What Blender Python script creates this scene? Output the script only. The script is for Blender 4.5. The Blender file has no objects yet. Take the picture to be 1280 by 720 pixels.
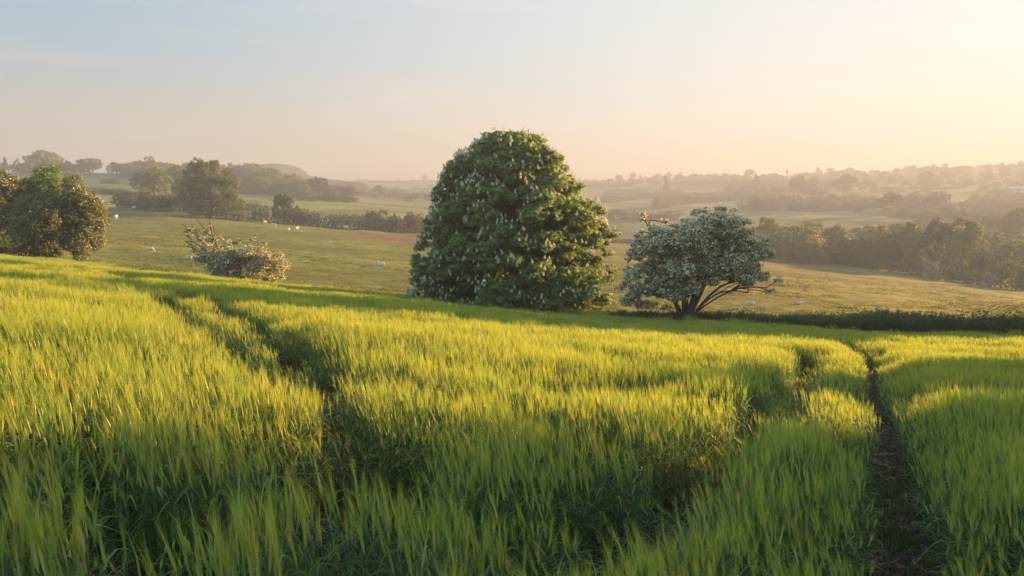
import bpy, math
import numpy as np
from mathutils import Vector, noise as mnoise

RNG = np.random.default_rng(11)
R = math.radians
SC = bpy.context.scene
COL = SC.collection
FPX, PITCH, EYE = 995.0, R(7.33), 1.6
SUN_AZ, SUN_EL = R(57.0), R(9.5)          # azimuth from +Y towards +X
SP, CP = math.sin(PITCH), math.cos(PITCH)

# ------------------------------------------------------------------ view calibration and terrain
def ray(px, py):
    vx = (np.asarray(px, float) - 640) / FPX; vy = (360 - np.asarray(py, float)) / FPX
    d = CP + vy * SP
    return vx / d, (-SP + vy * CP) / d      # dx/dy, dz/dy

def g(x):
    return np.where(x < 0, x, 12.0 * (1 - np.exp(-np.maximum(x, 0) / 12.0)))
def G(x, y):                                # barley field slope
    yy = np.where(y < 0, y * 0.6, y)
    return -0.137 * yy - 0.098 * g(x)
EX = [-200, -120, -60, -45, -25, 0, 10, 22, 40, 80, 200]
EY = [110, 88, 71, 66, 59, 51, 45.5, 37, 27, 8, -40]
def edge_y(x): return np.interp(x, EX, EY)

_cp = []
def cpix(px, py, Y):
    a, b = ray(px, py); _cp.append((a * Y, Y, EYE + b * Y))
for px, py, Y in [
    # pasture
    (-300, 322, 95), (200, 318, 95), (400, 325, 105), (600, 340, 105), (800, 345, 105), (1000, 356, 105), (1280, 383, 95), (1600, 405, 80),
    (60, 295, 120), (200, 293, 140), (400, 303, 150), (600, 316, 160), (1000, 340, 160), (1280, 372, 135), (1600, 395, 110),
    # valley line
    (-400, 262, 200), (-100, 262, 220), (140, 259, 230), (250, 272, 205), (400, 284, 225), (530, 292, 240), (700, 302, 250),
    (800, 306, 250), (960, 324, 225), (1100, 341, 200), (1280, 366, 180), (1500, 385, 160), (1800, 400, 150),
    # left middle distance
    (150, 248, 300), (0, 250, 300), (-300, 245, 300), (300, 266, 330), (450, 271, 330), (400, 254, 420), (540, 264, 430), (300, 247, 430),
    (150, 236, 390), (150, 228, 450), (0, 217, 540), (130, 218, 540), (230, 222, 530), (320, 226, 540), (380, 236, 560), (450, 248, 600), (-300, 214, 540),
    # far left and centre
    (460, 227, 1500), (550, 226, 1450), (640, 227, 1400), (380, 224, 1500), (250, 226, 1500), (0, 226, 1500), (-300, 225, 1500),
    (500, 250, 700), (600, 252, 700), (480, 240, 1000), (600, 241, 1000), (620, 272, 430), (0, 225, 900), (250, 228, 900),
    # right hillside
    (720, 228, 1300), (900, 223, 1200), (1100, 217, 1100), (1280, 213, 1000), (1600, 205, 950), (1900, 203, 900),
    (760, 301, 300), (760, 272, 470), (760, 252, 700), (900, 304, 320), (900, 268, 480), (900, 242, 780), (1100, 298, 320),
    (1100, 264, 500), (1100, 237, 760), (1280, 316, 290), (1280, 274, 450), (1280, 239, 700), (640, 231, 1900), (300, 230, 1900), (0, 230, 1900), (720, 230, 1750), (900, 226, 1650), (1100, 223, 1550), (1280, 219, 1450), (1600, 215, 1350), (1900, 214, 1300), (1600, 310, 280), (1600, 260, 450), (1600, 230, 700)]:
    cpix(px, py, Y)
for yy in (-15, -5, 3, 12, 24, 36, 50, 62, 80):
    for u in (-1.6, -1.1, -.7, -.35, 0, .3, .6, .9, 1.4):
        x = u * (yy + 20)
        if yy < edge_y(x) + 2: _cp.append((x, yy, float(G(x, yy))))
for u in (-2, -1, -.6, -.2, .2, .6, 1, 2):
    _cp.append((u * 2700, 2700, 12.0 if u < 0.1 else 22.0))
_cp = np.array(_cp)
def _uv(x, y):
    s = y + 20.0
    return np.stack([x / s * 2.2, np.log(s) * 1.15], -1)
_P = _uv(_cp[:, 0], _cp[:, 1]); _W = _cp[:, 2] / (_cp[:, 1] + 20)
def _phi(r): return r ** 3
_n = len(_cp)
_A = np.zeros((_n + 3, _n + 3))
_A[:_n, :_n] = _phi(np.linalg.norm(_P[:, None] - _P[None], axis=2)) + np.eye(_n) * 2e-4
_A[:_n, _n] = 1; _A[:_n, _n + 1:] = _P; _A[_n, :_n] = 1; _A[_n + 1:, :_n] = _P.T
_c = np.linalg.solve(_A, np.concatenate([_W, np.zeros(3)]))
def _rbf(x, y):
    q = _uv(x, y); out = np.empty(len(x))
    for i in range(0, len(x), 20000):
        qq = q[i:i + 20000]
        out[i:i + 20000] = _phi(np.linalg.norm(qq[:, None] - _P[None], axis=2)) @ _c[:_n] + _c[_n] + qq @ _c[_n + 1:]
    return out * (y + 20)

def vnoise(x, y, s, seed=0):                # smooth value noise in [-1, 1]
    x = np.asarray(x, float) / s + seed * 17.3; y = np.asarray(y, float) / s - seed * 9.1
    xi, yi = np.floor(x).astype(np.int64), np.floor(y).astype(np.int64)
    fx, fy = x - xi, y - yi
    fx = fx * fx * (3 - 2 * fx); fy = fy * fy * (3 - 2 * fy)
    def h(a, b):
        v = np.sin((a * 127.1 + b * 311.7 + seed * 74.7)) * 43758.5453
        return (v - np.floor(v)) * 2 - 1
    return (h(xi, yi) * (1 - fx) + h(xi + 1, yi) * fx) * (1 - fy) + (h(xi, yi + 1) * (1 - fx) + h(xi + 1, yi + 1) * fx) * fy

def sm(t):
    t = np.clip(t, 0, 1); return t * t * (3 - 2 * t)
def T(x, y):
    x = np.atleast_1d(np.asarray(x, float)); y = np.atleast_1d(np.asarray(y, float))
    d = y - edge_y(x)
    w = sm((d - 0.5) / 16)
    z = G(x, y)
    m = d > 0.3
    if m.any():
        z = z.copy(); z[m] = z[m] * (1 - w[m]) + _rbf(x[m], y[m]) * w[m]
    z = z + (.35 + .35 * sm((x + 15) / 15)) * np.exp(-((d - 1.0) / 3.6) ** 2)
    # rough pasture relief, small in the field
    amp = w * np.clip(1.5 - y / 400, 0.15, 1)
    z = z + amp * (0.28 * vnoise(x, y * 1.4, 9, 1) + 0.15 * vnoise(x, y * 1.6, 2.6, 2)) + (1 - w) * 0.05 * vnoise(x, y, 6, 3)
    z = z + np.clip((y - 500) / 800, 0, 1) * 3.0 * vnoise(x, y, 140, 4)
    return z
_ys = np.geomspace(1.2 + 20, 2600 + 20, 900) - 20
def hit(px, py, raise_=0.0):
    a, b = ray(px, py); a, b = float(a), float(b)
    x = a * _ys; z = EYE + b * _ys; t = T(x, _ys) + raise_
    k = np.nonzero(z <= t)[0]
    if len(k) == 0: k = [len(_ys) - 1]
    i = k[0]
    if i == 0: return (x[0], _ys[0], t[0] - raise_)
    d0, d1 = z[i - 1] - t[i - 1], t[i] - z[i]
    f = d0 / max(d0 + d1, 1e-9); y = _ys[i - 1] + (_ys[i] - _ys[i - 1]) * f
    return (a * y, y, float(T(a * y, y)[0]))
def gz(x, y): return float(T(x, y)[0])

# ------------------------------------------------------------------ mesh building
class MB:
    def __init__(s): s.v, s.f, s.m, s.n, s.a = [], [], [], 0, []
    def add(s, V, F, mat=0, val=None):
        V = np.asarray(V, float).reshape(-1, 3); F = np.asarray(F, np.int64)
        s.v.append(V); s.f.append(F + s.n); s.n += len(V)
        s.m.append(np.full(len(F), mat, np.int32) if np.isscalar(mat) else np.asarray(mat, np.int32))
        s.a.append(np.full(len(F), .5) if val is None else (np.full(len(F), float(val)) if np.isscalar(val) else np.asarray(val, float)))
    def merge(s, o, M=None, off=(0, 0, 0)):
        for V, F, m, a in o.chunks():
            V2 = V @ M.T if M is not None else V
            s.v.append(V2 + np.asarray(off)); s.f.append(F + s.n); s.n += len(V); s.m.append(m); s.a.append(a)
    def chunks(s):
        V = np.concatenate(s.v)
        tri = [(f, m, a) for f, m, a in zip(s.f, s.m, s.a)]
        first = True
        # one chunk per face size, sharing the vertices of the whole
        for k in (3, 4):
            ff = [f for f, m, a in tri if f.shape[1] == k]
            if ff:
                yield V, np.concatenate(ff), np.concatenate([m for f, m, a in tri if f.shape[1] == k]), np.concatenate([a for f, m, a in tri if f.shape[1] == k])
    def mesh(s, name, mats, smooth=False):
        V = np.concatenate(s.v)
        me = bpy.data.meshes.new(name)
        me.vertices.add(len(V)); me.vertices.foreach_set('co', V.astype(np.float32).ravel())
        sizes = np.concatenate([np.full(len(f), f.shape[1]) for f in s.f])
        loops = np.concatenate([f.ravel() for f in s.f])
        me.loops.add(len(loops)); me.loops.foreach_set('vertex_index', loops.astype(np.int32))
        me.polygons.add(len(sizes))
        me.polygons.foreach_set('loop_start', np.concatenate([[0], np.cumsum(sizes)[:-1]]).astype(np.int32))
        for m in mats: me.materials.append(m)
        me.polygons.foreach_set('material_index', np.concatenate(s.m))
        me.polygons.foreach_set('use_smooth', np.full(len(sizes), smooth))
        at = me.attributes.new('v', 'FLOAT', 'FACE'); at.data.foreach_set('value', np.concatenate(s.a).astype(np.float32))
        me.update(calc_edges=True)
        return me

def link(name, me, parent=None, loc=None):
    o = bpy.data.objects.new(name, me); COL.objects.link(o)
    if parent: o.parent = parent
    if loc is not None: o.location = loc
    return o
def tag(o, label=None, cat=None, group=None, kind=None):
    if label: o['label'] = label
    if cat: o['category'] = cat
    if group: o['group'] = group
    if kind: o['kind'] = kind
    return o
def empty(name, loc, label, cat, group=None):
    o = bpy.data.objects.new(name, None); COL.objects.link(o); o.location = loc
    o.empty_display_size = 0.3
    return tag(o, label, cat, group)

def tube(mb, pts, radii, sides=6, mat=0, val=.5):
    pts = np.asarray(pts, float); n = len(pts); radii = np.broadcast_to(radii, n)
    t = np.gradient(pts, axis=0); t /= np.linalg.norm(t, axis=1)[:, None] + 1e-9
    up = np.where(np.abs(t[:, 2:3]) > .9, [[1., 0, 0]], [[0, 0, 1.]])
    a = np.cross(t, up); a /= np.linalg.norm(a, axis=1)[:, None] + 1e-9; b = np.cross(t, a)
    th = np.linspace(0, 2 * np.pi, sides, endpoint=False)
    V = pts[:, None] + radii[:, None, None] * (a[:, None] * np.cos(th)[None, :, None] + b[:, None] * np.sin(th)[None, :, None])
    F = []
    for i in range(n - 1):
        for j in range(sides):
            k = (j + 1) % sides
            F.append((i * sides + j, i * sides + k, (i + 1) * sides + k, (i + 1) * sides + j))
    mb.add(V.reshape(-1, 3), F, mat, val)

def ribbon(mb, pts, widths, side, mat=0, val=.5):
    pts = np.asarray(pts, float); n = len(pts); widths = np.broadcast_to(np.asarray(widths, float), n)
    side = np.asarray(side, float); side = np.broadcast_to(side / (np.linalg.norm(side) + 1e-9), (n, 3))
    V = np.concatenate([pts - side * widths[:, None] / 2, pts + side * widths[:, None] / 2])
    F = [(i, i + n, i + 1 + n, i + 1) for i in range(n - 1)]
    mb.add(V, F, mat, val)

def leaf_quads(C, N, size, rng, aspect=.6, fold=0.0):
    """one quad leaf per centre, plane perpendicular to N with random spin"""
    n = len(C)
    N = N / (np.linalg.norm(N, axis=1)[:, None] + 1e-9)
    r = rng.normal(size=(n, 3)); a = np.cross(N, r); a /= np.linalg.norm(a, axis=1)[:, None] + 1e-9
    b = np.cross(N, a); s = (size * rng.uniform(.65, 1.3, n))[:, None] / 2
    V = np.stack([C - a * s, C - b * s * aspect + N * s * .2, C + a * s, C + b * s * aspect + N * s * .2], 1).reshape(-1, 3)
    F = np.arange(4 * n).reshape(-1, 4)
    return V, F

def rand_dirs(n, rng):
    d = rng.normal(size=(n, 3)); return d / np.linalg.norm(d, axis=1)[:, None]

# ------------------------------------------------------------------ materials
def new_mat(name):
    m = bpy.data.materials.new(name); m.use_nodes = True
    nt = m.node_tree; nt.nodes.clear()
    out = nt.nodes.new('ShaderNodeOutputMaterial')
    return m, nt, out
def ramp_node(nt, stops):
    r = nt.nodes.new('ShaderNodeValToRGB'); e = r.color_ramp.elements
    while len(e) < len(stops): e.new(0.5)
    for k, (p, c) in enumerate(stops):
        e[k].position = p; e[k].color = (*c, 1)
    return r
def leaf_mat(name, stops, trans=.4, tcol=1.6, rough=.5, gloss=.08, objvar=.25, nscale=None, k=.85):
    stops = [(p_, tuple(q_ * k for q_ in c_)) for p_, c_ in stops]
    m, nt, out = new_mat(name); N, L = nt.nodes, nt.links
    at = N.new('ShaderNodeAttribute'); at.attribute_name = 'v'
    oi = N.new('ShaderNodeObjectInfo')
    mul = N.new('ShaderNodeMath'); mul.operation = 'MULTIPLY_ADD'; mul.inputs[1].default_value = objvar; mul.inputs[2].default_value = -objvar / 2
    L.new(oi.outputs['Random'], mul.inputs[0])
    add = N.new('ShaderNodeMath'); add.operation = 'ADD'
    L.new(at.outputs['Fac'], add.inputs[0]); L.new(mul.outputs[0], add.inputs[1])
    src = add
    if nscale:
        ge = N.new('ShaderNodeNewGeometry'); no = N.new('ShaderNodeTexNoise'); no.inputs['Scale'].default_value = nscale; no.inputs['Detail'].default_value = 2
        L.new(ge.outputs['Position'], no.inputs['Vector'])
        m2 = N.new('ShaderNodeMath'); m2.operation = 'MULTIPLY_ADD'; m2.inputs[1].default_value = 1.1; m2.inputs[2].default_value = -.55
        L.new(no.outputs['Fac'], m2.inputs[0])
        a2 = N.new('ShaderNodeMath'); a2.operation = 'ADD'; L.new(add.outputs[0], a2.inputs[0]); L.new(m2.outputs[0], a2.inputs[1]); src = a2
    rp = ramp_node(nt, stops); L.new(src.outputs[0], rp.inputs[0])
    di = N.new('ShaderNodeBsdfPrincipled'); di.inputs['Roughness'].default_value = rough; di.inputs['Specular IOR Level'].default_value = gloss * 5
    L.new(rp.outputs[0], di.inputs['Base Color'])
    tr = N.new('ShaderNodeBsdfTranslucent')
    mc = N.new('ShaderNodeMix'); mc.data_type = 'RGBA'; mc.blend_type = 'MULTIPLY'; mc.inputs[0].default_value = 1
    mc.inputs[7].default_value = (tcol * 1.05, tcol, tcol * .55, 1); L.new(rp.outputs[0], mc.inputs[6]); L.new(mc.outputs[2], tr.inputs[0])
    mx = N.new('ShaderNodeMixShader'); mx.inputs[0].default_value = trans
    L.new(di.outputs[0], mx.inputs[1]); L.new(tr.outputs[0], mx.inputs[2]); L.new(mx.outputs[0], out.inputs[0])
    return m
def plain_mat(name, c1, c2, scale=5, rough=.85, bump=.3, obj=True):
    m, nt, out = new_mat(name); N, L = nt.nodes, nt.links
    tc = N.new('ShaderNodeTexCoord'); no = N.new('ShaderNodeTexNoise'); no.inputs['Scale'].default_value = scale; no.inputs['Detail'].default_value = 5
    L.new(tc.outputs['Object'], no.inputs['Vector'])
    rp = ramp_node(nt, [(.3, c1), (.7, c2)]); L.new(no.outputs['Fac'], rp.inputs[0])
    b = N.new('ShaderNodeBsdfPrincipled'); b.inputs['Roughness'].default_value = rough; b.inputs['Specular IOR Level'].default_value = .25
    bu = N.new('ShaderNodeBump'); bu.inputs['Strength'].default_value = bump; bu.inputs['Distance'].default_value = .05
    L.new(no.outputs['Fac'], bu.inputs['Height']); L.new(bu.outputs[0], b.inputs['Normal'])
    L.new(rp.outputs[0], b.inputs['Base Color']); L.new(b.outputs[0], out.inputs[0])
    return m

M = {}
M['stem'] = leaf_mat('barley_stem', [(0, (.08, .12, .05)), (1, (.17, .22, .10))], .25, gloss=.05)
M['blade'] = leaf_mat('barley_blade', [(0, (.075, .15, .035)), (.6, (.14, .235, .06)), (1, (.29, .33, .13))], .45, 1.7, .5, .06)
M['ear'] = leaf_mat('barley_ear', [(0, (.24, .36, .07)), (1, (.50, .52, .13))], .3, 1.3, gloss=.04)
M['awn'] = leaf_mat('barley_awn', [(0, (.23, .39, .06)), (.6, (.40, .50, .08)), (1, (.76, .59, .14))], .5, 1.3, .55, .04)
M['chestnut'] = leaf_mat('chestnut_leaf', [(0, (.10, .17, .055)), (.5, (.17, .27, .09)), (1, (.28, .36, .11))], .48, 1.6, .45, .12)
M['blossom'] = leaf_mat('blossom', [(0, (.62, .60, .44)), (1, (.92, .86, .70))], .42, 1.0, k=.9)
M['candle'] = leaf_mat('candle_blossom', [(0, (.48, .50, .37)), (1, (.80, .77, .64))], .35, 1.0)
M['haw'] = leaf_mat('hawthorn_leaf', [(0, (.10, .14, .05)), (.5, (.18, .22, .08)), (1, (.26, .26, .10))], .35, 1.7)
M['oak'] = leaf_mat('oak_leaf', [(0, (.075, .10, .028)), (.5, (.14, .17, .045)), (1, (.25, .25, .07))], .3, 1.7, objvar=.5)
M['dark'] = leaf_mat('dark_leaf', [(0, (.04, .06, .022)), (.5, (.07, .10, .03)), (1, (.13, .16, .045))], .25, 1.6, objvar=.4)
M['brown'] = leaf_mat('young_leaf', [(0, (.10, .075, .03)), (.5, (.17, .14, .045)), (1, (.26, .22, .06))], .3, 1.5)
M['bark'] = plain_mat('bark', (.035, .026, .018), (.11, .085, .06), 9, .9, .8)
M['grass'] = leaf_mat('grass', [(0, (.065, .105, .022)), (.5, (.13, .165, .035)), (1, (.26, .235, .07))], .4, 1.6, objvar=.5, nscale=.08)
M['rank'] = leaf_mat('rank_grass', [(0, (.04, .09, .02)), (.5, (.08, .14, .03)), (1, (.2, .2, .06))], .4, 1.5, objvar=.4)
M['nettle'] = leaf_mat('nettle', [(0, (.035, .075, .02)), (1, (.10, .16, .04))], .35, 1.6)
M['scrub'] = plain_mat('scrub', (.02, .026, .016), (.045, .055, .03), .05, .95, .3)
M['straw'] = leaf_mat('straw', [(0, (.2, .14, .07)), (1, (.38, .29, .15))], .1)
M['clod'] = plain_mat('clod', (.05, .033, .022), (.10, .07, .045), 20, .95, .6)
M['wool'] = plain_mat('wool', (.5, .46, .38), (.66, .62, .54), 30, .95, .8)
M['face'] = plain_mat('sheep_face', (.42, .37, .30), (.52, .47, .40), 10, .8, .2)
M['wood'] = plain_mat('weathered_wood', (.12, .10, .08), (.22, .19, .15), 12, .85, .5)
M['wall'] = plain_mat('pale_render', (.25, .23, .2), (.33, .31, .27), 2, .8, .1)
M['roof'] = plain_mat('roof', (.12, .08, .065), (.2, .14, .11), 3, .8, .3)
M['tin'] = plain_mat('pale_roof', (.3, .29, .26), (.42, .4, .36), 1, .6, .1)

def ground_mat():
    m, nt, out = new_mat('ground'); N, L = nt.nodes, nt.links
    at = N.new('ShaderNodeAttribute'); at.attribute_name = 'tint'
    ge = N.new('ShaderNodeNewGeometry')
    def noise(sc, det=4, w=None):
        n = N.new('ShaderNodeTexNoise'); n.inputs['Scale'].default_value = sc; n.inputs['Detail'].default_value = det
        mp = N.new('ShaderNodeMapping'); mp.inputs['Scale'].default_value = w or (1, 1, 1)
        L.new(ge.outputs['Position'], mp.inputs[0]); L.new(mp.outputs[0], n.inputs['Vector']); return n
    n1, n2, n3 = noise(.035, 5), noise(.45, 4, (1, 2.2, 1)), noise(6, 3)
    cur = at.outputs['Color']
    for n, lo, hi in ((n1, .62, 1.4), (n2, .72, 1.3), (n3, .75, 1.25)):
        mr = N.new('ShaderNodeMapRange'); mr.inputs['From Min'].default_value = .3; mr.inputs['From Max'].default_value = .7
        mr.inputs['To Min'].default_value = lo; mr.inputs['To Max'].default_value = hi
        L.new(n.outputs['Fac'], mr.inputs['Value'])
        vm = N.new('ShaderNodeVectorMath'); vm.operation = 'SCALE'; L.new(cur, vm.inputs[0]); L.new(mr.outputs[0], vm.inputs['Scale']); cur = vm.outputs[0]
    # yellower dry patches
    mr = N.new('ShaderNodeMapRange'); mr.inputs['From Min'].default_value = .45; mr.inputs['From Max'].default_value = .62
    n4 = noise(.12, 6, (1, 1.8, 1)); L.new(n4.outputs['Fac'], mr.inputs['Value'])
    mm = N.new('ShaderNodeMath'); mm.operation = 'MULTIPLY'; mm.inputs[1].default_value = .45; L.new(mr.outputs[0], mm.inputs[0])
    mx = N.new('ShaderNodeMix'); mx.data_type = 'RGBA'; mx.blend_type = 'MULTIPLY'
    L.new(mm.outputs[0], mx.inputs[0]); L.new(cur, mx.inputs[6]); mx.inputs[7].default_value = (1.35, 1.02, .8, 1)
    b = N.new('ShaderNodeBsdfPrincipled'); b.inputs['Roughness'].default_value = .95; b.inputs['Specular IOR Level'].default_value = .1
    L.new(mx.outputs[2], b.inputs['Base Color'])
    bu = N.new('ShaderNodeBump'); bu.inputs['Strength'].default_value = .9; bu.inputs['Distance'].default_value = .25
    nb = noise(1.6, 6, (1, 1.3, 1)); L.new(nb.outputs['Fac'], bu.inputs['Height']); L.new(bu.outputs[0], b.inputs['Normal'])
    L.new(b.outputs[0], out.inputs[0]); return m

# ------------------------------------------------------------------ terrain mesh
ROWS, COLS = 460, 420
vy = np.geomspace(6, 2620, ROWS) - 20
uu = np.linspace(-1.45, 1.45, COLS)
YY, UU = np.meshgrid(vy, uu, indexing='ij'); XX = UU * (YY + 20)
ZZ = T(XX.ravel(), YY.ravel()).reshape(XX.shape)
V = np.stack([XX, YY, ZZ], -1).reshape(-1, 3)
i, j = np.meshgrid(np.arange(ROWS - 1), np.arange(COLS - 1), indexing='ij')
b0 = (i * COLS + j).ravel()
F = np.stack([b0, b0 + 1, b0 + COLS + 1, b0 + COLS], 1)
tb = MB(); tb.add(V, F)
me = tb.mesh('ground', [ground_mat()], smooth=True)
x, y = V[:, 0], V[:, 1]; dE = y - edge_y(x)
px_ = 640 + FPX * x / np.maximum(y, 1)
tint = np.tile([.125, .145, .034], (len(V), 1))
tint += sm((x - 5) / 25)[:, None] * (y < 235)[:, None] * np.array([.03, .0, .0])
soil = (dE < -0.8); tint[soil] = [.05, .042, .024]
# far fields: cells with their own crops
jx = x + 60 * vnoise(x, y, 300, 5); jy = y + 40 * vnoise(x, y, 260, 6)
cell = (np.floor(jx / 190) * 7 + np.floor(jy / 150) * 13).astype(int) % 7
pal = np.array([[.11, .15, .04], [.08, .11, .035], [.13, .12, .06], [.10, .14, .05], [.15, .15, .055], [.075, .095, .035], [.12, .085, .06]])
far = y > 262
tint[far] = pal[cell[far]]
a1, _ = ray(0, 0)
lf = (y > 235) & (y < 445) & (px_ > 60) & (px_ < 560); tint[lf] = [.15, .19, .045]
lh = (y > 330) & (y < 700) & (px_ < 245); tint[lh] = [.085, .12, .05]
# reddish sorrel patch in the pasture
sx, sy, _z = hit(500, 300)
dd = np.hypot((x - sx) / 11, (y - sy) / 17) + .3 * vnoise(x, y, 5, 8) + .3 * vnoise(x, y, 2, 9)
w = sm((1.15 - dd) / .5)[:, None]; tint = tint * (1 - w) + np.array([.20, .10, .06]) * w
ca = me.color_attributes.new('tint', 'FLOAT_COLOR', 'POINT')
ca.data.foreach_set('color', np.concatenate([tint, np.ones((len(V), 1))], 1).astype(np.float32).ravel())
tag(link('ground', me), kind='structure')

# ------------------------------------------------------------------ instancing of countless plants
def scatter_object(name, P, ROT, SCL, IDX, sources, label, cat):
    me = bpy.data.meshes.new(name); me.vertices.add(len(P)); me.vertices.foreach_set('co', P.astype(np.float32).ravel())
    for nm, ty, key, arr in (('rot', 'FLOAT_VECTOR', 'vector', ROT), ('scl', 'FLOAT_VECTOR', 'vector', SCL), ('idx', 'INT', 'value', IDX)):
        at = me.attributes.new(nm, ty, 'POINT'); at.data.foreach_set(key, np.ascontiguousarray(arr, np.float32 if ty != 'INT' else np.int32).ravel())
    col = bpy.data.collections.new(name + '_sources')
    for k, s in enumerate(sources):
        ob = bpy.data.objects.new(f'{name}_{k:03d}', s); col.objects.link(ob)
    o = link(name, me); tag(o, label, cat, None, 'stuff')
    ng = bpy.data.node_groups.new(name + '_scatter', 'GeometryNodeTree')
    ng.interface.new_socket('Geometry', in_out='INPUT', socket_type='NodeSocketGeometry')
    ng.interface.new_socket('Geometry', in_out='OUTPUT', socket_type='NodeSocketGeometry')
    N, L = ng.nodes, ng.links
    gi, go = N.new('NodeGroupInput'), N.new('NodeGroupOutput')
    ip = N.new('GeometryNodeInstanceOnPoints'); ci = N.new('GeometryNodeCollectionInfo')
    ci.inputs[0].default_value = col; ci.inputs['Separate Children'].default_value = True; ci.inputs['Reset Children'].default_value = True
    ip.inputs['Pick Instance'].default_value = True
    def attr(nm, ty):
        a = N.new('GeometryNodeInputNamedAttribute'); a.data_type = ty; a.inputs[0].default_value = nm; return a.outputs[0]
    er = N.new('FunctionNodeEulerToRotation')
    L.new(attr('rot', 'FLOAT_VECTOR'), er.inputs[0])
    L.new(gi.outputs[0], ip.inputs['Points']); L.new(ci.outputs[0], ip.inputs['Instance']); L.new(attr('idx', 'INT'), ip.inputs['Instance Index'])
    L.new(er.outputs[0], ip.inputs['Rotation']); L.new(attr('scl', 'FLOAT_VECTOR'), ip.inputs['Scale'])
    L.new(ip.outputs[0], go.inputs[0])
    md = o.modifiers.new('scatter', 'NODES'); md.node_group = ng
    return o

WIND = np.array([-.06, .02])
def barley_plant(mb, rng, ox, oy, lod):
    H = rng.uniform(.60, .72); az = rng.uniform(0, 2 * np.pi)
    lean = np.array([rng.normal(0, .035), rng.normal(0, .035)]) + WIND * rng.uniform(.3, 1.1)
    base = np.array([ox, oy, -.02]); v0 = rng.uniform(0, 1)
    def st(t): return base + np.array([lean[0] * t * t, lean[1] * t * t, H * t])
    rs = (.0035, .006, .012)[lod]
    if lod == 0: tube(mb, [st(t) for t in (0, .35, .7, 1)], [.0028, .0024, .002, .0016], 3, 0, v0)
    else: ribbon(mb, [st(0), st(1)], [rs, rs * .7], (math.cos(az), math.sin(az), 0), 0, v0)
    nl = (4, 3, 2)[lod]; wl = (.0092, .0125, .024)[lod]
    for k in range(nl):
        t0 = (.25, .48, .68, .86)[k] if lod == 0 else (.4, .65, .85)[k]
        a = az + k * 2.6 + rng.normal(0, .4); ln = rng.uniform(.16, .27); d = np.array([math.cos(a), math.sin(a), 0])
        up = rng.uniform(.75, 1.1); dr = rng.uniform(.3, 1.4)
        ns = (6, 4, 3)[lod]; s = np.linspace(0, 1, ns)
        q = st(t0) + (d[None] * (s * .55 + s ** 2 * .25)[:, None] + np.array([0, 0, 1])[None] * (s * up - s ** 2.2 * dr)[:, None]) * ln
        w = wl * np.array([.55, 1, .95, .75, .45, .05]) if ns == 6 else wl * np.array([.7, 1, .7, .1])[:ns] if ns == 4 else wl * np.array([.8, 1, .1])
        sd = np.array([-d[1], d[0], rng.normal(0, .35)])
        ribbon(mb, q, w, sd, 1, rng.uniform(0, 1) * (.75 if rng.random() > .06 else 1.3))
    # ear and awns, nodding with the wind
    p0 = st(1); dr = np.array([lean[0] * 2.4 + rng.normal(0, .08), lean[1] * 2.4 + rng.normal(0, .08), 1.0]); dr /= np.linalg.norm(dr)
    el = rng.uniform(.065, .09); p1 = p0 + dr * el
    ew = (.008, .011, .018)[lod]
    if lod == 0: tube(mb, [p0, p0 + dr * el * .3, p0 + dr * el * .8, p1], [.002, .0052, .0045, .001], 4, 2, rng.uniform())
    else: ribbon(mb, [p0, (p0 + p1) / 2, p1], [ew * .4, ew, ew * .4], (math.cos(az), math.sin(az), 0), 2, rng.uniform())
    if rng.random() < (.12, .08, 0)[lod]:      # not yet in ear: an upright flag leaf instead
        a = rng.uniform(0, 6.283); d = np.array([math.cos(a) * .25, math.sin(a) * .25, 1.0])
        ribbon(mb, [p0, p0 + d * .07, p0 + d * .15, p0 + d * .2 + [d[0] * .15, d[1] * .15, 0]], wl * np.array([.5, 1, .6, .05]), (-d[1], d[0], .1), 1, rng.uniform(.4, 1)); return
    na = (30, 12, 7)[lod]; aw = (.0008, .0019, .0058)[lod]
    s0 = rng.uniform(.15, 1, na); aa = rng.uniform(0, 2 * np.pi, na); sp = rng.uniform(.03, .21, na)
    e1 = np.cross(dr, [1, 0, 0]); e1 /= np.linalg.norm(e1); e2 = np.cross(dr, e1)
    rd = e1[None] * np.cos(aa)[:, None] + e2[None] * np.sin(aa)[:, None]
    A = p0 + dr * (el * s0)[:, None]; B = A + (dr[None] + rd * sp[:, None] + np.array([WIND[0], WIND[1], 0]) * .6) * rng.uniform(.09, .145, na)[:, None]
    sd = np.cross(B - A, rand_dirs(na, rng)); sd /= np.linalg.norm(sd, axis=1)[:, None]
    Vt = np.stack([A - sd * aw / 2, A + sd * aw / 2, B], 1).reshape(-1, 3)
    mb.add(Vt, np.arange(3 * na).reshape(-1, 3), 3, np.clip(rng.normal(v0 * .5 + .25, .2, na), 0, 1))

bm_ = [M['stem'], M['blade'], M['ear'], M['awn']]
src = []
LODS = [(18, 4, .10), (12, 12, .17), (8, 30, .33)]
for lod, (nv, npl, rad) in enumerate(LODS):
    for k in range(nv):
        mb = MB()
        for q in range(npl):
            r_ = rad * math.sqrt(RNG.uniform()); a = RNG.uniform(0, 6.283)
            barley_plant(mb, RNG, r_ * math.cos(a), r_ * math.sin(a), lod)
        src.append(mb.mesh(f'barley_clump_{lod}_{k}', bm_))

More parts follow.
